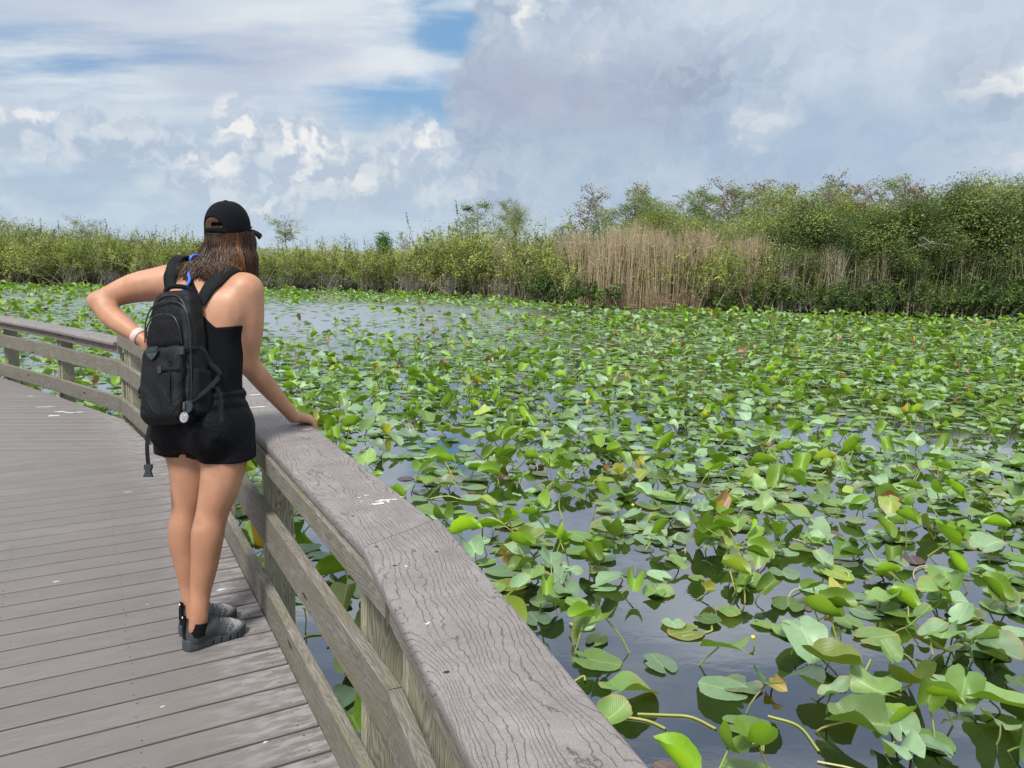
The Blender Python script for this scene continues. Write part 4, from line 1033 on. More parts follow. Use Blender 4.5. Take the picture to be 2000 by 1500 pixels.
one(lightT[1], 1310, 1.2, 478, 'light_green_tree', 'small light green tree growing among the reeds', 'tree', TN, 4.8, 1.0)
one(willow[1], 1480, 1.0, 462, 'willow_bush', 'pale willow bush at the right end of the reeds', 'bush', FN, 2.35, .55)
# reeds
def reeds(name, zones, sd_, label):
    r = np.random.default_rng(sd_); Vs, Fs, Cs, n = [], [], [], 0
    for (x0, x1, cnt, tops, dy0, dy1, col) in zones:
        for i in range(cnt):
            px = r.uniform(x0, x1)
            while r.random() > .30+.70*max(0, math.sin(px*.075)+.6*math.sin(px*.19+1)+.35): px = r.uniform(x0, x1)
            Y = bank_y(colx(px, 36))+r.uniform(dy0, dy1)**1.0; X = colx(px, Y)
            ty = np.interp(px, [t[0] for t in tops], [t[1] for t in tops])+r.uniform(-16, 75)*r.random()+9*math.sin(px*.05)+7*math.sin(px*.13+2)
            top = at(px, ty, Y)[2]; H = top+.5
            a = r.uniform(0, 6.28); ln_ = abs(r.normal())*.12*H; zz = np.array((0, .45, .8, 1.0))
            P = np.stack([X+math.cos(a)*ln_*zz**2, Y+math.sin(a)*ln_*zz**2*.5, -.52+H*zz], 1)
            if r.random() < .06: P[2:, 2] -= H*np.array((.12, .35)); P[2:, 0] += r.normal()*.25*np.array((1, 2.2))
            rad = np.array((.011, .010, .008, .003))*r.uniform(.7, 1.4)
            V, F = tube(P, rad, 3); c = np.array(col)*r.uniform(.6, 1.3)*np.array((1, r.uniform(.92, 1.02), r.uniform(.8, 1.05)))
            Vs.append(V); Fs.append(F+n); Cs.append(np.broadcast_to(c, V.shape)); n += len(V)
            if r.random() < .55:     # a dry leaf blade or two
                k = r.uniform(.3, .95); p = np.array((X, Y, -.52+H*k)); d = np.array((math.cos(a+1), math.sin(a+1)*.5, r.uniform(-.6, .9))); L = r.uniform(.15, .45)
                q = np.array((0, 0, .018)); V = np.array([p-q, p+d*L, p+d*L*.5+q]); Vs.append(V); Fs.append(np.array([[0, 1, 2, 2]])+n) if False else None
                Vs[-1] = np.array([p-q, p+d*L-q*.1, p+d*L+q*.1, p+q]); Fs.append(np.array([[0, 1, 2, 3]])+n); Cs.append(np.broadcast_to(c*1.05, (4, 3))); n += 4
    me = npmesh(name, np.concatenate(Vs), np.concatenate(Fs), True, col=np.concatenate(Cs)); tag(link(name, me, M_REED), label, kind='stuff')
TAN = (.40, .325, .215); TAN2 = (.33, .29, .20)
RT = [(1080, 480), (1130, 455), (1180, 448), (1230, 440), (1300, 448), (1400, 462), (1500, 470), (1560, 480), (1700, 500), (2000, 500)]
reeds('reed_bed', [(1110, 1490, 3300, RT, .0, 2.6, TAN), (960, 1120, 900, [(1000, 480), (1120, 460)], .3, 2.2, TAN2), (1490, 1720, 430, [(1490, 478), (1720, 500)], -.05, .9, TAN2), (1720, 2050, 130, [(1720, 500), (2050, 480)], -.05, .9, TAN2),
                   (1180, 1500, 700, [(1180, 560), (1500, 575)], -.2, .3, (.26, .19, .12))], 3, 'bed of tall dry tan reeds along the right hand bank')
reeds('pale_reeds', [(-60, 60, 260, [(-60, 470), (60, 470)], 2.5, 5, TAN2), (240, 350, 160, [(240, 478), (350, 486)], 3, 5, TAN2), (700, 1000, 200, [(700, 520), (1000, 500)], .3, 1.5, TAN2)], 4, 'thin pale reeds scattered among the far willows')
# tangled grey dead branches at the right bank
rb = np.random.default_rng(9)
for k, (px, py, L, lab) in enumerate([(1560, 520, 1.6, 'pale dead branch arching out of the right hand thicket'), (1330, 560, 1.2, 'grey dead branch lying at the foot of the reeds'), (1530, 590, 1.3, 'low grey dead branch by the water right of the reeds'), (1850, 480, 1.8, 'long grey bare branch slanting in the right thicket'), (150, 540, 1.5, 'grey dead branch low in the left willows'), (640, 545, 1.2, 'grey dead branch at the foot of the middle willows')]):
    Y = bank_y(colx(px, 36))+.1; p = at(px, py, Y); e = empty('dead_branch', p); tag(e, lab, 'branch', None)
    paths = [arch(rb, (0, 0, 0), L, rb.uniform(-.6, .6)+(math.pi if k % 2 else 0), .5, -.12, 7)]
    for q in range(7): paths.append(arch(rb, paths[0][rb.integers(1, 7)], L*rb.uniform(.25, .5), rb.uniform(0, 6.3), rb.uniform(-.2, 1), -.05, 4))
    V, F, C = stemset(rb, paths, .014, .005, (.24, .22, .20), 4); link('wood', npmesh('wood', V, F, True, col=C), M_BARK, e)
# the black bird on the cypress
M_BIRD = plain('black_feathers', (.012, .012, .014), .5)
bp = at(913, 409, bank_y(colx(937, 38))+8.9); e = empty('black_bird', bp); tag(e, 'black bird perched on the outer branch of the tall green cypress', 'bird')
V, F = tube([(-.26, 0, -.05), (-.16, 0, .0), (-.04, 0, .03), (.08, 0, .06), (.15, 0, .09), (.20, 0, .11), (.26, 0, .10)], [.012, .04, .085, .075, .04, .042, .006], 10); link('body', npmesh('body', V, F), M_BIRD, e)
V, F = tube([(-.05, .05, .06), (-.16, .06, .02), (-.30, .04, -.06)], [.05, .04, .008], 6); link('wing', npmesh('wing', V, F), M_BIRD, e)
V, F = tube([(.0, .0, -.02), (.0, .0, -.14)], [.010, .008], 5); link('leg', npmesh('leg', V, F), M_BIRD, e)
e.scale = (1, 1, 1)
P = [bp+np.array((-.5, 0, -.12)), bp+np.array((0, 0, -.145)), bp+np.array((.5, .1, -.25)), bp+np.array((.9, .15, -.5))]
V, F = tube(P, [.008, .014, .02, .025], 5); bo = npmesh('branch', V-np.array(birdtree.location), F, True, col=np.broadcast_to(STG, V.shape))
o = link('branch', bo, M_BARK); o.location = birdtree.location
tag(o, 'thin bare branch under the black bird', 'branch')
print('plants', len(plan))
# ------------------------------------------------------------ implicit-surface toolkit (for the figure, clothes and rucksack)
class Grid:
    def __init__(s, lo, hi, h):
        s.lo = np.array(lo, float); s.h = h; s.n = np.ceil((np.array(hi)-s.lo)/h).astype(int)+1
        s.f = np.full(s.n, 1.0, np.float32); s.ax = [s.lo[i]+np.arange(s.n[i])*h for i in range(3)]
    def block(s, lo, hi):
        a = np.clip(((np.array(lo)-s.lo)/s.h).astype(int), 0, s.n-1); b = np.clip(((np.array(hi)-s.lo)/s.h).astype(int)+2, 1, s.n)
        sl = tuple(slice(a[i], b[i]) for i in range(3))
        X, Y, Z = np.meshgrid(*[s.ax[i][sl[i]] for i in range(3)], indexing='ij', sparse=False); return sl, X, Y, Z
    def smin(s, sl, d, k):
        a = s.f[sl]; h = np.maximum(k-np.abs(a-d), 0)/k; s.f[sl] = np.minimum(a, d)-h*h*k*.25
    def cone(s, a, b, r1, r2, k=.02, fl=None, q=1.0):
        a = np.array(a, float); b = np.array(b, float); m = max(r1, r2)+k+.02
        sl, X, Y, Z = s.block(np.minimum(a, b)-m, np.maximum(a, b)+m)
        px, py, pz = X-a[0], Y-a[1], Z-a[2]; d = b-a; L2 = d @ d+1e-12
        t = np.clip((px*d[0]+py*d[1]+pz*d[2])/L2, 0, 1); px -= d[0]*t; py -= d[1]*t; pz -= d[2]*t
        if fl is not None:
            fl = np.array(fl); c = (px*fl[0]+py*fl[1]+pz*fl[2])*(q-1); px = px+c*fl[0]; py = py+c*fl[1]; pz = pz+c*fl[2]
        s.smin(sl, (np.sqrt(px*px+py*py+pz*pz)-(r1+(r2-r1)*t)).astype(np.float32), k)
    def ell(s, c, fr, rad, k=.03):
        c = np.array(c, float); m = max(rad)+k+.02; sl, X, Y, Z = s.block(c-m, c+m); X = X-c[0]; Y = Y-c[1]; Z = Z-c[2]
        q = [(X*v[0]+Y*v[1]+Z*v[2])/r for v, r in zip(fr, rad)]; l = np.sqrt(q[0]**2+q[1]**2+q[2]**2)
        g2 = np.sqrt(sum((qq/r)**2 for qq, r in zip(q, rad)))+1e-6
        s.smin(sl, (l*(l-1)/g2).astype(np.float32), k)
    def chain(s, pts, rad, k=.02, sub=4):
        P = cr(np.array([(*p, q) for p, q in zip(pts, rad)]), sub); m = np.zeros(s.n, bool)
        tmp = Grid.__new__(Grid); tmp.lo, tmp.h, tmp.n, tmp.ax = s.lo, s.h, s.n, s.ax; tmp.f = np.full(s.n, 1.0, np.float32)
        for i in range(len(P)-1): tmp.cone(P[i][:3], P[i+1][:3], P[i][3], P[i+1][3], .003)
        m_ = max(rad)+k+.03; sl = s.block(P[:, :3].min(0)-m_, P[:, :3].max(0)+m_)[0]; s.smin(sl, tmp.f[sl], k)
    def carve(s, a, b, r1, k=.01):
        a = np.array(a, float); b = np.array(b, float); m = r1+k+.01; sl, X, Y, Z = s.block(np.minimum(a, b)-m, np.maximum(a, b)+m); d = b-a
        t = np.clip(((X-a[0])*d[0]+(Y-a[1])*d[1]+(Z-a[2])*d[2])/(d @ d), 0, 1)
        q = -(np.sqrt((X-a[0]-d[0]*t)**2+(Y-a[1]-d[1]*t)**2+(Z-a[2]-d[2]*t)**2)-r1*np.sin(np.pi*np.clip(t*.8+.1, 0, 1)))
        f = s.f[sl]; h = np.maximum(k-np.abs(f-q), 0)/k; s.f[sl] = np.maximum(f, q)+h*h*k*.25
    def sample(s, p):
        q = (np.asarray(p)-s.lo)/s.h; i = np.clip(q.astype(int), 0, s.n-2); f = np.clip(q-i, 0, 1); o = 0
        for dx in (0, 1):
            for dy in (0, 1):
                for dz in (0, 1):
                    w = (f[..., 0] if dx else 1-f[..., 0])*(f[..., 1] if dy else 1-f[..., 1])*(f[..., 2] if dz else 1-f[..., 2])
                    o = o+w*s.f[i[..., 0]+dx, i[..., 1]+dy, i[..., 2]+dz]
        return o
    def normal(s, p):
        e = s.h; p = np.asarray(p, float)
        return unit(np.stack([s.sample(p+np.eye(3)[i]*e)-s.sample(p-np.eye(3)[i]*e) for i in range(3)], -1))
def surfnet(f, lo, h):
    ins = f < 0; n = np.array(f.shape)
    c = np.zeros(n-1, np.int8)
    for dx in (0, 1):
        for dy in (0, 1):
            for dz in (0, 1): c += ins[dx:n[0]-1+dx, dy:n[1]-1+dy, dz:n[2]-1+dz]
    act = np.argwhere((c > 0) & (c < 8)); idx = np.full(n-1, -1, np.int32); idx[tuple(act.T)] = np.arange(len(act))
    P = np.zeros((len(act), 3)); W_ = np.zeros(len(act))
    for ax in range(3):
        o1, o2 = [i for i in range(3) if i != ax]
        for a in (0, 1):
            for b in (0, 1):
                p0 = act.copy(); p0[:, o1] += a; p0[:, o2] += b; p1 = p0.copy(); p1[:, ax] += 1
                f0 = f[tuple(p0.T)]; f1 = f[tuple(p1.T)]; m = (f0 < 0) != (f1 < 0); t = np.where(m, f0/(f0-f1+1e-20), 0)
                q = p0.astype(float); q[:, ax] += t; P += np.where(m[:, None], q, 0); W_ += m
    P = P/W_[:, None]*h+np.array(lo); F = []
    for ax in range(3):
        o1, o2 = (ax+1) % 3, (ax+2) % 3
        a = [slice(None)]*3; b = [slice(None)]*3; a[ax] = slice(0, n[ax]-1); b[ax] = slice(1, n[ax])
        s0, s1 = ins[tuple(a)], ins[tuple(b)]; e = np.argwhere(s0 != s1); e = e[(e[:, o1] > 0) & (e[:, o2] > 0) & (e[:, o1] < n[o1]-1) & (e[:, o2] < n[o2]-1)]
        fl = s0[tuple(e.T)]
        def cell(d1, d2):
            q = e.copy(); q[:, o1] -= d1; q[:, o2] -= d2; return idx[tuple(q.T)]
        Q = np.stack([cell(1, 1), cell(0, 1), cell(0, 0), cell(1, 0)], 1); Q[~fl] = Q[~fl][:, ::-1]; F.append(Q)
    F = np.concatenate(F); return P, F[(F >= 0).all(1)]
def pmesh(name, grid, mats, parent, f=None, col=None):
    V, F = surfnet(grid.f if f is None else f, grid.lo, grid.h)
    if f is None:
        for _ in range(2):
            nn = grid.normal(V); V = V-nn*grid.sample(V)[:, None]*.6
    org = np.array(parent.matrix_basis.translation) if parent is not None else 0
    C = None if col is None else col(V)
    o = link(name, npmesh(name, V-org, F, True, col=C), mats, parent); return o, V, F
AZ = R(22); Fv = np.array((math.sin(AZ), math.cos(AZ), 0)); Rv = np.array((math.cos(AZ), -math.sin(AZ), 0)); Zv = np.array((0, 0, 1.0))
FR = (Rv, Fv, Zv)
person = empty('person', (-1.17, 3.0, 0)); tag(person, 'woman in black cap, tank top and shorts leaning on the boardwalk railing, seen from behind', 'person')
def skin(g, b):
    P = g.geo('Position'); n = g.noise(P, 9, 3, .6); n2 = g.noise(P, 70, 4, .6); sp = g.vor(P, 42)
    x, y, z = g.xyz(P)
    c = g.mix(g.ss(n, .35, .65), (.37, .185, .108), (.445, .235, .148))
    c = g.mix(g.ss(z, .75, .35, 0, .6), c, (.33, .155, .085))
    c = g.mix(g.ss(n2, .52, .70, 0, .35), c, (.47, .20, .135)); c = g.mix(g.ss(g.noise(P, 24, 4, .65), .40, .68, 0, .35), c, (.34, .165, .10))
    c = g.mix(g.ss(sp, .045, .025, 0, .55), c, (.30, .14, .08))
    g.set(b.inputs['Base Color'], c); b.inputs['Roughness'].default_value = .48; b.inputs['Specular IOR Level'].default_value = .4
    b.inputs['Subsurface Weight'].default_value = .12; b.inputs['Subsurface Radius'].default_value = (.012, .005, .003); b.inputs['Subsurface Scale'].default_value = 1.0
    g.set(b.inputs['Normal'], g.bump(g.noise(P, 260, 3, .6), .12, .001))
M_SKIN = material('skin', skin)
def cloth(name, c, sc, st, fold=0, rough=.9, spec=.15):
    def f(g, b):
        P = g.geo('Position'); n = g.noise(P, sc, 3, .6); fo = g.noise(g.vm('MULTIPLY', P, (1, 1, .45)), 9, 4, .6, .6)
        g.set(b.inputs['Base Color'], g.mix(n, tuple(q*.7 for q in c), tuple(q*1.4 for q in c))); b.inputs['Roughness'].default_value = rough; b.inputs['Specular IOR Level'].default_value = spec
        nb_ = g.bump(fo, fold, .05) if fold else None
        g.set(b.inputs['Normal'], g.bump(n, st, .002, nb_)); pass
    return material(name, f)
M_TANK = cloth('black_jersey', (.003, .0033, .005), 600, .3, .35)
M_SHORT = cloth('black_shorts_fabric', (.0030, .0033, .0052), 500, .3, .55, .7)
M_CAPF = cloth('black_cap_twill', (.004, .005, .0075), 900, .4)
M_PACK = cloth('black_pack_nylon', (.0030, .0036, .0050), 800, .5, .6, .6, .25)
M_PACK2 = cloth('dark_pack_mesh', (.0048, .005, .0068), 700, .8, .5, .7)
M_WEB = cloth('webbing', (.006, .008, .0095), 900, .6, 0, .7, .15)
M_BUCK = plain('grey_buckle_plastic', (.018, .026, .032), .5)
# ---- torso first (the top is cut from it), then limbs
lo, hi = (-1.72, 2.60, -.01), (-.62, 3.75, 1.76)
B = Grid(lo, hi, .0055)
hipc = at(401, 820, 3.07); wst = at(408, 738, 3.11); rib = at(404, 655, 3.16); upc = at(405, 592, 3.19)
B.ell(hipc, FR, (.165, .118, .125), .05)
B.ell(wst, FR, (.128, .098, .15), .08); B.ell(rib, FR, (.142, .105, .16), .08); B.ell(upc, FR, (.150, .082, .088), .07)
B.ell(at(412, 625, 3.22), FR, (.13, .085, .10), .06)      # bust, on the far side
for s_ in (-1, 1): B.ell(hipc+Rv*.075*s_-Fv*.062+Zv*-.02, FR, (.088, .078, .095), .05)
nb0 = at(424, 549, 3.21); shR = at(479, 568, 3.18); shL = at(331, 552, 3.25)
B.cone(nb0, shR, .046, .058, .05); B.cone(nb0, shL, .046, .060, .05)
B.cone(at(417, 590, 3.18), at(433, 528, 3.24), .060, .046, .04)
# shoulder blades
B.ell(at(445, 612, 3.11), (Rv, Fv, Zv), (.058, .030, .075), .05); B.ell(at(352, 596, 3.14), (Rv, Fv, Zv), (.058, .030, .075), .05)
torso = Grid(lo, hi, .0055); torso.f = B.f.copy()
# neck and head (leaning forward and looking down over the water)
hc = at(447, 452, 3.31); pit = R(-5)
Hf = Fv*math.cos(pit)-Zv*math.sin(pit); Hu = Zv*math.cos(pit)+Fv*math.sin(pit); HF = (Rv, Hf, Hu)
B.cone(at(432, 535, 3.22), hc-Hu*.07-Hf*.01, .052, .050, .03)
B.ell(hc, HF, (.070, .086, .102), .03); B.ell(hc+Hf*.035-Hu*.065, HF, (.055, .060, .060), .04)
B.cone(hc+Hf*.088-Hu*.005, hc+Hf*.106-Hu*.035, .008, .013, .012)      # nose
B.ell(hc+Hf*.083-Hu*.066, HF, (.024, .012, .006), .006); B.ell(hc+Hf*.082-Hu*.077, HF, (.020, .012, .006), .005)      # lips
B.ell(hc+Hf*.078-Hu*.10, HF, (.022, .020, .018), .02)
for s_ in (-1, 1):
    B.ell(hc+Rv*.074*s_-Hf*.002-Hu*.02, HF, (.010, .018, .030), .008); B.ell(hc+Rv*.032*s_+Hf*.080-Hu*.012, HF, (.014, .008, .009), .006); B.ell(hc+Rv*.033*s_+Hf*.083+Hu*.012, HF, (.020, .008, .006), .01)
# legs
RL = [(438, 850, 3.05, .096), (437, 905, 3.02, .084), (426, 960, 2.995, .070), (412, 1008, 2.975, .0565), (406.5, 1048, 2.955, .0575), (399, 1105, 2.94, .050), (391.5, 1158, 2.925, .0385), (388.5, 1195, 2.898, .034), (385, 1228, 2.887, .034)]
LL = [(362, 850, 3.12, .095), (373, 905, 3.10, .085), (371, 960, 3.085, .071), (365, 1003, 3.07, .058), (361.5, 1046, 3.055, .059), (367, 1100, 3.04, .0515), (373, 1150, 3.03, .0395), (379, 1188, 3.01, .035), (380, 1212, 3.0, .035)]
for L_ in (RL, LL):
    P = [at(*q[:3]) for q in L_]; B.chain(P, [q[3] for q in L_], .025)
    kn = P[3]; B.ell(kn+Fv*.020, FR, (.042, .040, .05), .03); B.ell(P[4]-Fv*.020, FR, (.042, .034, .085), .03)
    for s_ in (-1, 1): B.ell(P[7]-Zv*.022+Rv*s_*.028, FR, (.012, .014, .014), .012)
    B.cone(P[6]-Fv*.022, P[8]-Fv*.026, .014, .015, .02)
for (kx, ky, kY, w_) in ((411, 1014, 2.975, .034), (352, 1003, 3.06, .026)):
    kp = at(kx, ky, kY)-Fv*.0665
    B.carve(kp-Rv*w_-Zv*.002, kp+Rv*w_+Zv*.001, .0048, .012)
# right arm to the cap board
EA = lambda t: Ji+nA*CW+dirA*t
best = min(np.arange(.3, 3.0, .01), key=lambda t: abs(proj((*EA(t), capz))[0]-606))
E0 = np.array((*EA(best), capz)); nA3 = np.array((*nA, 0)); dA3 = np.array((*dirA, 0))
wr = E0-nA3*.078-dA3*.012+Zv*.040
elR = at(481, 706, 3.22)
B.chain([shR, at(484, 612, 3.18), at(484.5, 655, 3.19), elR], [.069, .062, .056, .044], .03)
fm = elR*.62+wr*.38
B.chain([elR, fm, wr], [.043, .041, .027], .02)
B.cone(elR-Fv*.010-Zv*.004, elR-Fv*.014+Zv*.01, .030, .030, .03)
def hand(w, kn, up, lat, fingers, thumb):
    """w wrist, kn list of 4 knuckles, fingers: chains; one palm blended in"""
    for i, q in enumerate(kn):
        B.cone(w, q, .017, .0125, .012)
    m = (kn[0]+kn[3])/2; B.cone(w*.45+m*.55+lat*.012, w*.45+m*.55-lat*.012, .017, .017, .012)
    for ch, rr in fingers: B.chain(ch, rr, .004)
    B.chain(thumb[0], thumb[1], .008)
kn = [E0+dA3*o+nA3*(-.004+dn)+Zv*(.024+dz) for o, dn, dz in ((.033, -.003, .001), (.012, .004, .003), (-.009, .002, .001), (-.029, -.006, -.004))]
fg = []
for i, q in enumerate(kn):
    L = (.9, 1.0, .95, .8)[i]; sp_ = dA3*(.0025*(1.5-i))
    p1 = q+nA3*.021*L-Zv*.019*L+sp_; p2 = p1-Zv*.026*L-nA3*.001+sp_; p3 = p2-Zv*.016*L-nA3*.010+sp_
    fg.append(([q, p1, p2, p3], [.0105, .0098, .0088, .0075]))
hand(wr, kn, Zv, dA3, fg, ([wr+nA3*.018+dA3*.016-Zv*.010, wr+nA3*.045+dA3*.045-Zv*.022, wr+nA3*.066+dA3*.062-Zv*.028], [.014, .0115, .0095]))
# left arm, hand on the hip
elL = at(190, 588, 3.20); wL = at(277, 661, 3.075)
B.chain([shL, at(262, 563, 3.235), elL], [.068, .058, .034], .03)
B.chain([elL, at(222, 622, 3.155), wL], [.034, .043, .0275], .022)
B.cone(elL, elL-Rv*.012+Zv*.002, .032, .022, .02)
kl = [at(296, 678+o, 3.035+y_) for o, y_ in ((-6, .0), (2, .012), (10, .022), (17, .03))]
fl_ = []
for i, q in enumerate(kl):
    d = unit(at(330, 690+i*9, 3.03+i*.008)-q); fl_.append(([q, q+d*.034, q+d*.058, q+d*.076], [.010, .0095, .0085, .0075]))
hand(wL, kl, Zv, Zv, fl_, ([wL+Zv*.006, at(292, 662, 3.10), at(305, 664, 3.13)], [.014, .012, .010]))
q_ = at(212, 603, 3.135); B.carve(q_-Fv*.03, at(240, 597, 3.15)-Fv*.035, .006, .012)
B.carve(at(455, 598, 3.08), at(461, 640, 3.09), .006, .02)
# relax the limbs (not the hands)
def blur(f, n):
    for _ in range(n):
        for a in range(3):
            s0 = [slice(None)]*3; s1 = [slice(None)]*3; s2 = [slice(None)]*3; s0[a] = slice(0, -2); s1[a] = slice(1, -1); s2[a] = slice(2, None)
            c_ = f[tuple(s1)]*.5+(f[tuple(s0)]+f[tuple(s2)])*.25; f = f.copy(); f[tuple(s1)] = c_
    return f
X, Y, Z = np.meshgrid(*B.ax, indexing='ij', sparse=True)
msk = 1.0
for c_, r_ in ((E0, .115), (kl[1], .085), (hc+Hf*.09-Hu*.03, .09)):
    dd = np.sqrt((X-c_[0])**2+(Y-c_[1])**2+(Z-c_[2])**2); msk = msk*np.clip((dd-r_)/.03, 0, 1)
fb = blur(np.minimum(B.f, .06), 7); B.f = (np.minimum(B.f, .06)*(1-msk)+fb*msk).astype(np.float32)
body, BV, BF = pmesh('body', B, [M_SKIN], person)
def surf(px, py, off=0.0, g_=None):
    """first hit of the sight line with the body (clothes and straps lie on it)"""
    G_ = g_ or B
    d = unit(at(px, py, 1.0)-np.array((0, 0, CAM_H))); o = np.array((0, 0, CAM_H)); t = 2.6
    best_ = (9, None)
    for _ in range(260):
        p = o+d*t; v = float(G_.sample(p))
        if abs(v) < best_[0]: best_ = (abs(v), p)
        if v < .001: break
        t += min(max(v*.8, .002), .012)
        if t > 3.9: p = best_[1]; break
    n = G_.normal(p); return p+n*off, n
# ---- tank top
T = Grid(lo, hi, .0055)
X, Y, Z = np.meshgrid(*T.ax, indexing='ij', sparse=True)
u_ = (X-rib[0])*Rv[0]+(Y-rib[1])*Rv[1]-(Z-rib[2])*.08; f_ = (X-rib[0])*Fv[0]+(Y-rib[1])*Fv[1]
zb = at(430, 640, 3.08)[2]
main = np.maximum(Z-zb-.10*np.clip(u_-.02, -.2, .2)**2*4, .93-Z)
front = np.maximum(np.maximum(Z-(zb+.08), -f_+.055), zb-.05-Z)
wz = np.interp(T.ax[2], [zb-.02, zb+.02, zb+.05, zb+.09, zb+.13], [.12, .075, .042, .028, .026])[None, None, :]
back = np.maximum(np.maximum(np.abs(u_-.008)-wz, Z-(zb+.125)), np.maximum(f_-.02, zb-.03-Z))
reg = np.minimum(np.minimum(main, front), back)
T.f = np.maximum(torso.f-.0055, reg).astype(np.float32)
tk, _, _ = pmesh('tank_top', T, [M_TANK], person, f=T.f)
mbt = MB()
def strap_on(mb, pts, width, off, thick, extra=None, g_=None, n=6, mat=0):
    P, N = [], []
    for q in pts:
        p, nn = surf(q[0], q[1], off, g_); P.append(p); N.append(nn)
    if extra is not None:
        for e_ in extra: P.append(P[-1]+np.array(e_)); N.append(N[-1] if len(extra) < 2 else unit(N[-1]+Fv*.6))
    P2 = cr(P, n); N2 = unit(cr(N, n)); T_ = unit(np.gradient(P2, axis=0)); Wd = np.cross(N2, T_)
    V, F = ribbon(P2, Wd, width, thick); mb.add(V, F, (1, 1, 1), mat); return P2
strap_on(mbt, [(399, 572), (410, 556), (424, 542), (438, 525)], .024, .001, .004, [Fv*.05-Zv*.005, Fv*.05-Zv*.05])
strap_on(mbt, [(383, 575), (374, 556), (369, 535), (366, 518)], .022, .001, .004, [Fv*.05-Zv*.005, Fv*.05-Zv*.05])
o = mbt.build('tank_strap', [M_TANK]); o.data.transform(Matrix.Translation(-Vector(person.location))); o.parent = person
# ---- shorts
Hh = Grid((-1.5, 2.75, .60), (-.75, 3.4, 1.06), .005)
Hh.ell(at(401, 812, 3.075), FR, (.180, .138, .135), .03); Hh.ell(at(405, 765, 3.09), FR, (.150, .118, .09), .04)
for s_ in (-1, 1): Hh.ell(hipc+Rv*.078*s_-Fv*.075-Zv*.03, FR, (.098, .085, .10), .04)
Hh.cone(at(444, 835, 3.06), at(441, 930, 3.03), .102, .112, .03); sl, X, Y, Z = Hh.block(Hh.lo, Hh.lo+10)
fr_ = Hh.f.copy(); Hh.cone(at(352, 835, 3.13), at(360, 915, 3.11), .100, .106, .006)
Hh.cone(at(392, 850, 3.08), at(394, 905, 3.06), .060, .062, .02); zR = at(440, 899, 3.0)[2]; zL = at(350, 890, 3.05)[2]
lat = (X-hipc[0])*Rv[0]+(Y-hipc[1])*Rv[1]
th_ = np.arctan2(Y-hipc[1], X-hipc[0])
hem = zL+(zR-zL)*np.clip((lat+.004)/.008, 0, 1)+.0012*np.sin(lat*60)
pleat = .0022*np.sin(th_*9+Z*22)*np.clip((1.0-Z)/.3, 0, 1)+.0012*np.sin(lat*70+Z*60)
fold_ = .0030*np.sin(Z*150+np.sin(th_*3)*2)*np.clip((Z-.885)/.04, 0, 1)*np.clip((.98-Z)/.03, 0, 1)
Hh.f = np.maximum(np.maximum(Hh.f+pleat+fold_, hem-Z), Z-.965).astype(np.float32)
sh, _, _ = pmesh('shorts', Hh, [M_SHORT], person, f=Hh.f)
# ---- shoes
def sg_x(s): return s.ax[0][:, None, None]
def shoe_grid():
    s = Grid((-.03, -.075, -.01), (.32, .075, .16), .0035); ex = (np.array((1.0, 0, 0)), np.array((0, 1.0, 0)), Zv)
    s.cone((.046, 0, .050), (.056, 0, .100), .036, .035, .01); s.cone((.055, 0, .052), (.115, 0, .066), .036, .030, .02); s.cone((.09, 0, .055), (.20, .002, .036), .040, .034, .03, Zv, 1.15)
    s.cone((.17, .002, .032), (.235, .004, .028), .042, .030, .03, Zv, 1.5); s.cone((.045, 0, .035), (.05, 0, .05), .036, .036, .02)
    s.cone((.018, 0, .06), (.014, 0, .108), .012, .008, .014)
    X, Y, Z = np.meshgrid(*s.ax, indexing='ij', sparse=True)
    cut = Z-(.112-.035*np.exp(-((X-.062)/.022)**2)+np.clip(.03-X, 0, .03)*.9)
    hole = np.sqrt(((X-.060)/1.25)**2+Y**2)-.032
    s.f = np.maximum(s.f, cut); s.f = np.maximum(s.f, -np.maximum(hole, .062-Z))
    up = s.f.copy()
    w = np.interp(s.ax[0], [-.002, .01, .04, .10, .14, .19, .23, .262, .281], [.004, .030, .0385, .036, .039, .048, .046, .030, .004])[:, None, None]-np.clip(np.abs(sg_x(s)-.14)-.1405, 0, 1)*3
    so = np.maximum(np.abs(Y-.002)-w-.002*np.sin(Z*90), np.maximum(Z-(.034+.010*np.exp(-((X-.02)/.05)**2)*.8+.004*np.clip((X-.22)/.05, 0, 1)), -Z+.012*np.clip((X-.20)/.08, 0, 1)**2))
    for gx in (.112, .148, .184, .218): so = np.maximum(so, -(np.maximum(np.abs(X-gx-Z*.15)-.0025, Z-.020)))
    return s, up.astype(np.float32), so.astype(np.float32)
sg, upf, sof = shoe_grid()
uV, uF = surfnet(upf, sg.lo, sg.h); sV, sF = surfnet(sof, sg.lo, sg.h)
def shoe_up(g, b):
    co = g.obj(); x, y, z = g.xyz(co); n = g.noise(co, 260, 3, .7); n1 = g.noise(co, 70, 3, .6)
    k = g.add(g.add(x, g.mul(z, -.35)), g.mul(g.sub(n1, .5), .055)); m = g.ss(k, .148, .158)
    wv = g.m('FRACT', g.add(g.mul(x, 170), g.mul(n1, 3)));
    knit = g.mix(g.ss(wv, .3, .7), (.50, .46, .44), (.24, .21, .21))
    spk = g.ss(n, .52, .58); tr_ = g.ss(k, .125, .17)
    c = g.mix(g.mul(m, g.mx(g.ss(k, .175, .20), spk)), (.036, .043, .049), knit)
    g.set(b.inputs['Base Color'], c); b.inputs['Roughness'].default_value = .75; g.set(b.inputs['Normal'], g.bump(n, .5, .001))
M_SHOE = material('dark_grey_knit_shoe', shoe_up); M_SOLE = plain('slate_rubber_sole', (.042, .053, .062), .6, bump=(60, .3)); M_SOCK = cloth('black_sock', (.006, .006, .008), 700, .6)
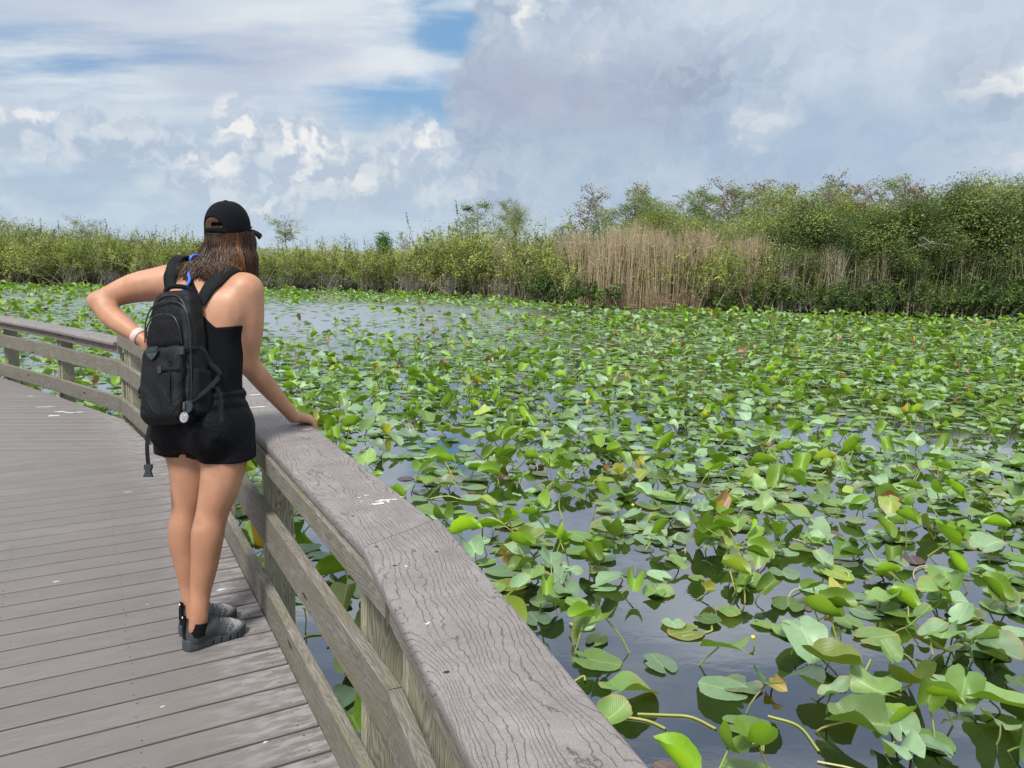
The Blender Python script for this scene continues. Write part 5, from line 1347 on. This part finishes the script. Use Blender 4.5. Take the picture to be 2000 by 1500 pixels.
M_LACE = plain('grey_laces', (.10, .12, .15), .7); M_WHT = plain('white_print', (.7, .7, .7), .6)
def put_shoe(heel, az_, ank):
    e = link('shoe', npmesh('shoe', uV, uF, True), [M_SHOE], person); e.location = Vector((heel[0], heel[1], 0))-Vector(person.location); e.rotation_euler = (0, 0, math.pi/2-az_); e.scale = (.90, .97, 1.08)
    link('sole', npmesh('sole', sV, sF, True), [M_SOLE], e)
    mb = MB()
    for k in range(5):
        x = .108+.017*k; z0 = .098-.0075*k
        V, F = tube(cr([(x, -.024, z0-.014), (x+.004, -.01, z0), (x+.008, .008, z0+.001), (x+.012, .024, z0-.012)], 4), .0028, 5); mb.add(V, F)
        V, F = tube(cr([(x+.010, -.022, z0-.018), (x+.004, 0, z0-.001), (x, .022, z0-.012)], 4), .0025, 5); mb.add(V, F)
    mb.build('laces', [M_LACE], e)
    V, F = ribbon([(.006, 0, .035), (.003, 0, .07), (.004, 0, .10), (.010, 0, .128)], (0, 1, 0), .022, .005); link('heel_tab', npmesh('heel_tab', V, F), [M_SOCK], e)
    V = [(.003, -.004, .120), (.003, .004, .120), (.004, .004, .127), (.004, -.004, .127)]; link('heel_mark', npmesh('heel_mark', np.array(V)-np.array((.004, 0, 0)), np.array([[3, 2, 1, 0]]), False), [M_WHT], e)
    return e
hR = np.array((-1.206, 2.856)); hL = np.array((-1.262, 2.968))
put_shoe(hR, R(43), None); put_shoe(hL, R(35), None)
for L_ in (RL, LL):
    P = [at(*q[:3]) for q in L_]; V, F = tube([P[8]-Zv*.02, P[8], P[7]*.25+P[8]*.75, P[7]*.42+P[8]*.58], [.038, .0375, .0368, .0362], 24); o = link('sock', npmesh('sock', V-np.array(person.location), F), [M_SOCK], person)
# ---- watch band
d = unit(at(240, 634, 3.12)-wL); c = wL*.86+at(240, 634, 3.12)*.14
M_BAND = plain('pale_pink_silicone', (.58, .40, .38), .5)
rr = np.array((.0300, .0318, .0322, .0318, .0300)); V, F = tube([c+d*t for t in (-.014, -.013, 0, .013, .014)], rr, 24); o = link('watch_band', npmesh('watch_band', V-np.array(person.location), F), [M_BAND], person)
# ---- cap
cc0 = hc+Hu*.018-Hf*.004; RA, RFo, RU = .0800, .0965, .100
nu_, nv_ = 160, 48; V = []; idx = {}
for j in range(nv_+1):
    ph = -.16+(math.pi/2+.16)*j/nv_
    for i in range(nu_):
        a = 2*math.pi*i/nu_; x_ = RA*math.cos(ph)**.82*math.sin(a) if ph > 0 else RA*math.sin(a)*(1-.03*abs(ph)); y_ = RFo*(math.cos(ph)**.82 if ph > 0 else 1-.03*abs(ph))*math.cos(a); z_ = RU*math.sin(ph) if ph > 0 else RU*ph*1.1
        z_ += .010*max(0, math.cos(a))*math.cos(ph)**2*0
        V.append(cc0+Rv*x_+Hf*y_+Hu*z_)
F = []
for j in range(nv_):
    for i in range(nu_):
        a = 2*math.pi*(i+.5)/nu_; ba = abs(((a-math.pi+math.pi) % (2*math.pi))-math.pi); zc_ = -.16+(math.pi/2+.16)*(j+.5)/nv_
        if (ba/.60)**2+((zc_-.06)/.40)**2 < 1 and zc_ > .02: continue
        F.append([j*nu_+i, j*nu_+(i+1) % nu_, (j+1)*nu_+(i+1) % nu_, (j+1)*nu_+i])
V = np.array(V); F = np.array(F)[:, ::-1]
mc = npmesh('cap', V-np.array(person.location), F, True); cp = link('cap', mc, [M_CAPF], person); so = cp.modifiers.new('thick', 'SOLIDIFY'); so.thickness = .003; so.offset = 0
V = []
for j in range(9):
    t = j/8
    for i in range(21):
        s_ = (i-10)/10; a = s_*1.02; y0 = RFo*math.cos(a); x0 = RA*math.sin(a); ext = .076*t*(1-.55*s_*s_)**.5
        V.append(cc0+Rv*(x0*(1+.02*t))+Hf*(y0+ext)+Hu*(-.012-.020*t*t-.016*s_*s_*(.4+t)))
V = np.array(V); F = np.array([[j*21+i, j*21+i+1, (j+1)*21+i+1, (j+1)*21+i] for j in range(8) for i in range(20)])
br = link('brim', npmesh('brim', V-np.array(person.location), F, True), [M_CAPF], cp); so = br.modifiers.new('thick', 'SOLIDIFY'); so.thickness = .004
P = [cc0+Rv*(RA*1.015*math.sin(math.pi+a))+Hf*(RFo*1.015*math.cos(math.pi+a))+Hu*(-.010+.004*math.cos(a*3)) for a in np.linspace(-.75, .75, 15)]
V, F = ribbon(P, Hu, .017, .003); link('strap', npmesh('strap', V-np.array(person.location), F), [M_CAPF], cp)
zz = np.linspace(-1, 1, 5); V, F = tube([cc0+Hu*(RU+.002+.003*t) for t in zz], [.003, .008, .009, .007, .001], 10); link('button', npmesh('button', V-np.array(person.location), F), [M_CAPF], cp)
# ---- hair
def hairm(g, b):
    c = g.attr('Col'); g.set(b.inputs['Base Color'], c); b.inputs['Roughness'].default_value = .38; b.inputs['Specular IOR Level'].default_value = .45
M_HAIR = material('brown_hair', hairm)
hr = np.random.default_rng(12); Vs, Fs, Cs, n = [], [], [], 0
hg = Grid(hc-np.array((.22, .2, .30)), hc+np.array((.16, .16, .12)), .006)
hg.ell(hc-Hf*.012-Hu*.02, HF, (.074, .090, .098), .02); hg.ell(hc-Hf*.022-Hu*.085, (Rv, Fv, Zv), (.080, .078, .075), .04); hg.ell(hc-Fv*.045-Zv*.135, (Rv, Fv, Zv), (.078, .045, .050), .04); hg.ell(hc-Rv*.075-Fv*.03-Zv*.12, (Rv, Fv, Zv), (.035, .035, .055), .04)
hg.f = np.maximum(hg.f, (np.meshgrid(*hg.ax, indexing='ij', sparse=True)[2]-(hc[2]+.03)))
mv, mf = surfnet(hg.f, hg.lo, hg.h); M_HB = plain('hair_mass', (.030, .015, .009), .5, bump=(90, .6)); link('hair_base', npmesh('hair_base', mv-np.array(person.location), mf), [M_HB], person)
# lock centres give the strands their grouping
for i in range(8500):
    lock = hr.integers(0, 110); lr = np.random.default_rng(lock+700); la = lr.uniform(-2.35, 2.3)
    a = la+hr.normal()*.07          # angle from the back of the head
    inner = hr.random()
    r0 = .965-.10*inner*hr.random(); z0 = -.030+hr.uniform(-.012, .010)
    back = -Hf*math.cos(a)*RFo+Rv*math.sin(a)*RA
    p0 = hc+Hu*(.018+z0)+back*r0*.97
    out = unit(-Fv*math.cos(a)*1.1+Rv*math.sin(a))
    spread = lr.uniform(.90, 1.16)+hr.normal()*.02; Lh = lr.uniform(.150, .205)+hr.normal()*.012
    left = max(0, -math.sin(a))          # wind lifts the hair on her left
    e_ = np.array((hc[0], hc[1], 0))+out*(.098*spread+.012*math.cos(a))+Fv*(-.010); zt = (hc[2]-.030)-Lh*(1-.18*left)
    p1 = p0+out*.012-Zv*.050; p2 = p0*.4+np.array((e_[0], e_[1], p0[2]))*.6-Zv*(.095)+out*lr.uniform(-.006, .016)
    e_ = np.array((e_[0], e_[1], zt))-np.array((1, 0, 0))*left**1.2*lr.uniform(.01, .13)+Zv*left*lr.uniform(0, .02)+np.array((0, 0, 1))*0
    curl = lr.uniform(-.028, .032); e2 = e_+out*curl-Zv*.012
    # keep clear of the body
    pts = np.array([p0, p1, p2, e_*.75+p2*.25, e_, e2]); v = B.sample(pts); nn = B.normal(pts); push = np.clip(.006+.012*inner-v, 0, .05)[:, None]; pts = pts+nn*push
    pts = pts+hr.normal(size=pts.shape)*np.array([0, .002, .004, .005, .007, .009])[:, None]
    C_ = cr(pts, 3); m = len(C_); rad = .0009*np.interp(np.arange(m)/(m-1), [0, .7, 1], [1, .9, .2])
    V, F = tube(C_, rad, 3); cb = [np.array((.050, .024, .013)), np.array((.075, .036, .018)), np.array((.028, .014, .009)), np.array((.19, .095, .042)), np.array((.13, .062, .028))][(0, 0, 1, 2, 2, 1, 0, 4, 1, 3)[lock % 10]]
    cb = cb*hr.uniform(.7, 1.35)*np.array((.86, .76, .68)); t = np.repeat(np.linspace(0, 1, m), 3)[:, None]; Cs.append(cb*(1+.5*t)); Vs.append(V); Fs.append(F+n); n += len(V)
for i in range(260):          # hair seen through the opening of the cap
    a = hr.uniform(-.7, .7); ph = np.linspace(1.0, -.12, 7); P = [cc0+Rv*(RA*.955*math.cos(p)**.8*math.sin(math.pi+a*(1+.1*p)) if p > 0 else RA*.955*math.sin(math.pi+a))+Hf*(RFo*.955*(math.cos(p)**.8 if p > 0 else 1)*math.cos(math.pi+a))+Hu*RU*.955*math.sin(p) for p in ph]
    V, F = tube(P, .0016, 3); Cs.append(np.broadcast_to(np.array((.085, .045, .026))*hr.uniform(.4, 1.7), V.shape)); Vs.append(V); Fs.append(F+n); n += len(V)
for i in range(46):           # loose windblown strands on the left
    p0 = hc-Hu*.02-Rv*.07+Fv*hr.uniform(-.05, .02); L = hr.uniform(.12, .20); dx = hr.uniform(.02, .10)
    P = cr([p0, p0+np.array((-.02-dx*.3, -.01, -.05)), p0+np.array((-.03-dx, -.01, -L*.7)), p0+np.array((-.04-dx*1.3, -.015, -L))+hr.normal(size=3)*.012], 4)
    V, F = tube(P, .0006, 3); Cs.append(np.broadcast_to((.06, .03, .02), V.shape)); Vs.append(V); Fs.append(F+n); n += len(V)
hm = npmesh('hair', np.concatenate(Vs)-np.array(person.location), np.concatenate(Fs), True, col=np.concatenate(Cs)); link('hair', hm, [M_HAIR], person)
# ------------------------------------------------------------ rucksack
Up = unit(upc-hipc+Rv*.0); Up = unit(Up-Fv*.02); Bk = unit(-Fv+Up*(Fv @ Up)); Rp = np.cross(Up, -Bk); Rp = unit(Rp)
if Rp @ Rv < 0: Rp = -Rp
PC = at(404, 700, 3.15)+Bk*.150
pack = empty('backpack', PC); tag(pack, 'black hiking backpack with shield shaped patch worn by the woman', 'backpack')
def LW(P): P = np.asarray(P, float); return P[..., :1]*Rp*.93+P[..., 1:2]*Bk*.70+P[..., 2:3]*Up*.93     # local -> offset from the pack centre
def pk(name, V, F, m, parent=None, col=None): return link(name, npmesh(name, LW(V), F, True, col=col), [m] if not isinstance(m, list) else m, parent or pack)
def rbox(s, c, hx, hy, hz, r, taper=0, k=.004, bulge=0, sub=False):
    X, Y, Z = np.meshgrid(*s.ax, indexing='ij', sparse=True); z = Z-c[2]; tz = np.clip((z+hz)/(2*hz), 0, 1); w = 1-taper*tz**2.2
    x = (X-c[0])/w; y = (Y-c[1])/(1-taper*.9*tz**2.2) - 0*X
    q0, q1, q2 = np.abs(x)-hx+r, np.abs(y)-hy+r-bulge*np.clip(1-(x/hx)**2, 0, 1)*np.clip(1-(z/hz)**2, 0, 1), np.abs(z)-hz+r
    d = np.sqrt(np.maximum(q0, 0)**2+np.maximum(q1, 0)**2+np.maximum(q2, 0)**2)+np.minimum(np.maximum(q0, np.maximum(q1, q2)), 0)-r
    s.smin((slice(None),)*3, np.broadcast_to(d, s.f.shape).astype(np.float32), k)
def wr_(s, amp=.004, seed=0):
    X, Y, Z = np.meshgrid(*s.ax, indexing='ij', sparse=True)
    s.f = (s.f+amp*(np.sin(Z*38+X*22+seed)*np.sin(X*31-Z*12)+.6*np.sin(Z*75+X*40+2*seed)*np.sin(Y*50+X*20))).astype(np.float32)
def seam(s, c, n_, w=.0022, dep=.004):
    return
g1 = Grid((-.19, -.12, -.32), (.19, .15, .31), .0048)
rbox(g1, (0, 0, -.005), .130, .078, .262, .05, .28, .01, .012); wr_(g1, .0022)
V, F = surfnet(g1.f, g1.lo, g1.h); pk('main_compartment', V, F, M_PACK)
g2 = Grid((-.16, .0, -.31), (.16, .21, .12), .0045)
rbox(g2, (-.004, .075, -.125), .108, .050, .148, .035, .06, .01, .014); wr_(g2, .0028, 1.7)
V, F = surfnet(g2.f, g2.lo, g2.h); pk('front_pocket', V, F, M_PACK)
g3 = Grid((-.15, .0, -.04), (.15, .19, .20), .0045)
rbox(g3, (-.004, .055, .078), .098, .048, .072, .04, .22, .01, .008); wr_(g3, .0022, 3.1)
V, F = surfnet(g3.f, g3.lo, g3.h); pk('upper_pocket', V, F, M_PACK2)
for sx in (-1, 1):
    g4 = Grid((-.06, -.09, -.27), (.06, .10, -.02), .005); rbox(g4, (0, 0, -.16), .026, .060, .095, .024, 0, .01, .008); wr_(g4, .0015, 5)
    V, F = surfnet(g4.f, g4.lo, g4.h); V[:, 0] += sx*.122; pk('side_pocket', V, F, M_PACK2)
# bottom roll and lower cover
g5 = Grid((-.16, -.10, -.33), (.16, .17, -.17), .005); rbox(g5, (0, .02, -.245), .118, .085, .04, .04, 0, .01, .01); wr_(g5, .0018, 2)
V, F = surfnet(g5.f, g5.lo, g5.h); pk('base', V, F, M_PACK)
# zips following the pocket outlines
M_ZIP = plain('zip_tape', (.008, .009, .010), .35)
def zipl(pts, r_=.0034): V, F = tube(cr(pts, 6), r_, 6); pk('zip', V, F, M_ZIP)
zipl([(-.090, .088, .04), (-.086, .100, .10), (-.055, .104, .138), (0, .106, .150), (.055, .104, .138), (.084, .100, .09), (.090, .088, .03)])
zipl([(-.118, .070, .05), (-.112, .074, .13), (-.075, .078, .188), (0, .080, .205), (.075, .078, .188), (.110, .074, .13), (.120, .07, .02), (.126, .07, -.12), (.124, .07, -.20)])
zipl([(-.100, .060, .15), (-.06, .062, .215), (0, .064, .232), (.06, .062, .215), (.100, .06, .15)], .003)
# patch: shield with the word
def slab(name, pts, y, t, m, parent=None, holes=None):
    n = len(pts); V = np.array([(p[0], y, p[1]) for p in pts]+[(p[0], y+t, p[1]) for p in pts]); F4 = [[i, (i+1) % n, n+(i+1) % n, n+i] for i in range(n)]
    me = npmesh(name, LW(V), [np.array(F4), np.arange(n)[None], (np.arange(n)[::-1]+n)[None]], False); return link(name, me, m, parent or pack)
M_PATCH = plain('rubber_patch', (.010, .015, .018), .5); M_PLET = plain('raised_patch_lettering', (.032, .048, .055), .5)
PX, PZ, PYY = -.022, -.004, .1405
shield = [(-.030, .025), (.030, .025), (.031, .003), (.020, -.014), (0, -.030), (-.020, -.014), (-.031, .003)]
pa = slab('patch', [(PX+a, PZ+b) for a, b in shield], PYY-.004, .006, M_PATCH)
def outline(pts, k): return [(a*k, b*k) for a, b in pts]
V, F = tube([(PX+a*.94, PYY+.0025, PZ+b*.94) for a, b in shield+shield[:2]], .0011, 4); link('border', npmesh('border', LW(V), F), [M_PLET], pa)
slab('chevron', [(PX-.024, PZ-.001), (PX+.024, PZ-.001), (PX+.015, PZ-.013), (PX, PZ-.023), (PX-.015, PZ-.013)], PYY+.0015, .0012, M_PLET, pa)
V, F = tube([(PX+.0045*math.cos(t), PYY+.0036, PZ-.010+.0045*math.sin(t)) for t in np.linspace(0, 2*math.pi, 13)], .0013, 4); link('ring', npmesh('ring', LW(V), F), [M_PATCH], pa)
tc = bpy.data.curves.new('lettering', 'FONT'); tc.body = 'QUEST'; tc.size = .0165; tc.extrude = .0009; tc.align_x = 'CENTER'; tc.space_character = 1.05; tc.offset = .0006
tt = bpy.data.objects.new('t', tc); COL.objects.link(tt); bpy.context.view_layer.update(); lm = bpy.data.meshes.new_from_object(tt.evaluated_get(bpy.context.evaluated_depsgraph_get())); bpy.data.objects.remove(tt)
to = bpy.data.objects.new('lettering', lm); COL.objects.link(to); to.parent = pa; lm.materials.clear(); lm.materials.append(M_PLET)
Mx = Matrix(((Rp[0], Up[0], Bk[0]), (Rp[1], Up[1], Bk[1]), (Rp[2], Up[2], Bk[2]))); to.rotation_euler = Mx.to_euler(); to.location = Vector(LW(np.array((PX, PYY+.003, PZ+.0065))))
# handle, straps, webbing
def rib_(name, pts, wdir, w, t, m=M_WEB, parent=None, n=6):
    P = cr(pts, n); V, F = ribbon(P, wdir, w, t); return pk(name, V, F, m, parent)
rib_('grab_handle', [(-.075, -.02, .225), (-.060, .01, .262), (0, .035, .272), (.060, .01, .262), (.085, -.02, .225)], (0, .5, 1), .020, .006)
rib_('hanging_loop', [(-.072, -.02, .225), (-.100, -.02, .238), (-.108, -.02, .226), (-.078, -.02, .215)], (0, 1, 0), .012, .003)
rib_('compression_strap', [(.060, .118, -.012), (.088, .104, .002), (.118, .072, .010), (.134, .02, .012)], (0, 0, 1), .018, .003)
bk = slab('side_buckle', [(.078, -.020), (.112, -.016), (.112, .016), (.078, .012)], .098, .010, M_BUCK)
rib_('strap_tail', [(.134, .03, .012), (.158, .02, -.005), (.172, .00, -.050), (.205, .0, -.075), (.222, .0, -.098)], (.75, 0, .6), .020, .0025)
rib_('daisy_strap', [(.022, .145, -.072), (.055, .140, -.072), (.096, .118, -.075)], (0, 0, 1), .016, .004)
slab('ladder_buckle', [(.012, -.086), (.030, -.086), (.030, -.058), (.012, -.058)], .139, .009, M_BUCK)
rib_('daisy_strap', [(.060, .128, -.04), (.064, .140, -.12), (.066, .138, -.20)], (1, 0, 0), .014, .003)
rib_('lower_strap', [(.100, .10, -.215), (.135, .06, -.190), (.175, .02, -.150), (.205, -.03, -.095)], (-.75, 0, .66), .022, .003)
rib_('belt_tail', [(.175, .01, -.150), (.205, .0, -.155), (.225, .0, -.20), (.222, .0, -.255), (.236, .01, -.285)], (1, .1, .1), .024, .003)
rib_('hip_belt', [(-.100, .0, -.235), (-.140, -.02, -.245), (-.150, .0, -.30), (-.148, .012, -.37), (-.138, .015, -.44)], (1, .2, 0), .025, .004)
bu = [(-.157, -.436), (-.119, -.436), (-.117, -.449), (-.125, -.463), (-.113, -.487), (-.163, -.487), (-.151, -.463), (-.159, -.449)]
slab('belt_buckle', bu, .009, .012, M_BUCK)
rib_('side_strap_bunch', [(-.118, .05, -.115), (-.150, .04, -.120), (-.168, .035, -.145), (-.152, .035, -.160), (-.170, .03, -.165)], (0, 1, .2), .024, .010)
rib_('side_strap', [(-.125, -.02, .070), (-.150, -.03, .03), (-.150, -.02, -.01)], (0, 1, .2), .024, .004)
# key tag and round badge at the right lower side
V, F = tube([(.118, .108, -.205+.0), (.125, .116, -.232)], [.006, .004], 8); pk('cord_lock', V, F, M_BUCK)
M_BADGE = material('printed_badge', lambda g, b: (g.set(b.inputs['Base Color'], g.ramp(g.noise(g.obj(), 420, 3, .7), [(.45, (.03, .03, .035)), (.52, (.42, .42, .47))])), None)[1])
V, F = tube([(.125, .112, -.262), (.125, .119, -.262)], [.020, .020], 22); F2 = [np.asarray(F), np.arange(22)[None]+22, np.arange(22)[None][:, ::-1]]
link('round_badge', npmesh('round_badge', LW(V), F2, False), [M_BADGE], pack)
V, F = tube([(.132, .098, -.222), (.132, .107, -.222)], [.024, .024], 22); link('badge_tag', npmesh('badge_tag', LW(V), [np.asarray(F), np.arange(22)[None]+22], False), [M_BUCK], pack)
# shoulder straps over the body
def body_strap(name, pts, width, off, th, m, tail):
    mb = MB(); st0 = tail[0]; P, N = [], []
    for q in pts:
        p, nn = surf(q[0], q[1], off); P.append(p); N.append(nn)
    a = PC+LW(np.array(st0)); P = [a]+P; N = [N[0]]+N
    for e_ in tail[1]: P.append(P[-1]+np.array(e_)); N.append(unit(N[-1]+Fv*.8))
    P2 = cr(P, 7); N2 = unit(cr(N, 7)); T_ = unit(np.gradient(P2, axis=0)); Wd = unit(np.cross(N2, T_)); w = np.interp(np.linspace(0, 1, len(P2)), [0, .15, .5, 1], np.array([.8, 1, 1, .9])*width)
    V, F = ribbon(P2, Wd, w, th); return link(name, npmesh(name, V-PC, F), [m], pack)
body_strap('shoulder_strap', [(410, 566), (424, 551), (439, 537), (453, 529), (464, 526)], .056, .010, .012, M_WEB, ((.078, -.055, .205), [Fv*.055-Zv*.004-Rv*.01, Fv*.045-Zv*.05-Rv*.02, Fv*.01-Zv*.08-Rv*.02, -Zv*.08-Fv*.02]))
body_strap('shoulder_strap', [(334, 548), (337, 534), (341, 520), (350, 508)], .050, .010, .012, M_WEB, ((-.070, -.055, .215), [Fv*.05-Zv*.004, Fv*.045-Zv*.05, Fv*.01-Zv*.10, -Zv*.10-Fv*.02]))
# blue drinking tube
M_TUBE = plain('blue_drinking_tube', (.035, .11, .50), .25, **{'Coat Weight': .5})
P = [PC+LW(np.array((.0, .0, .235)))]+[surf(*q, .012)[0] for q in ((371, 555), (372, 540), (373, 524), (374, 508))]; P += [P[-1]+Fv*.05+Zv*.002, P[-1]+Fv*.09-Zv*.05]
V, F = tube(cr(P, 6), .0065, 10); link('drinking_tube', npmesh('drinking_tube', V-PC, F), [M_TUBE], pack)
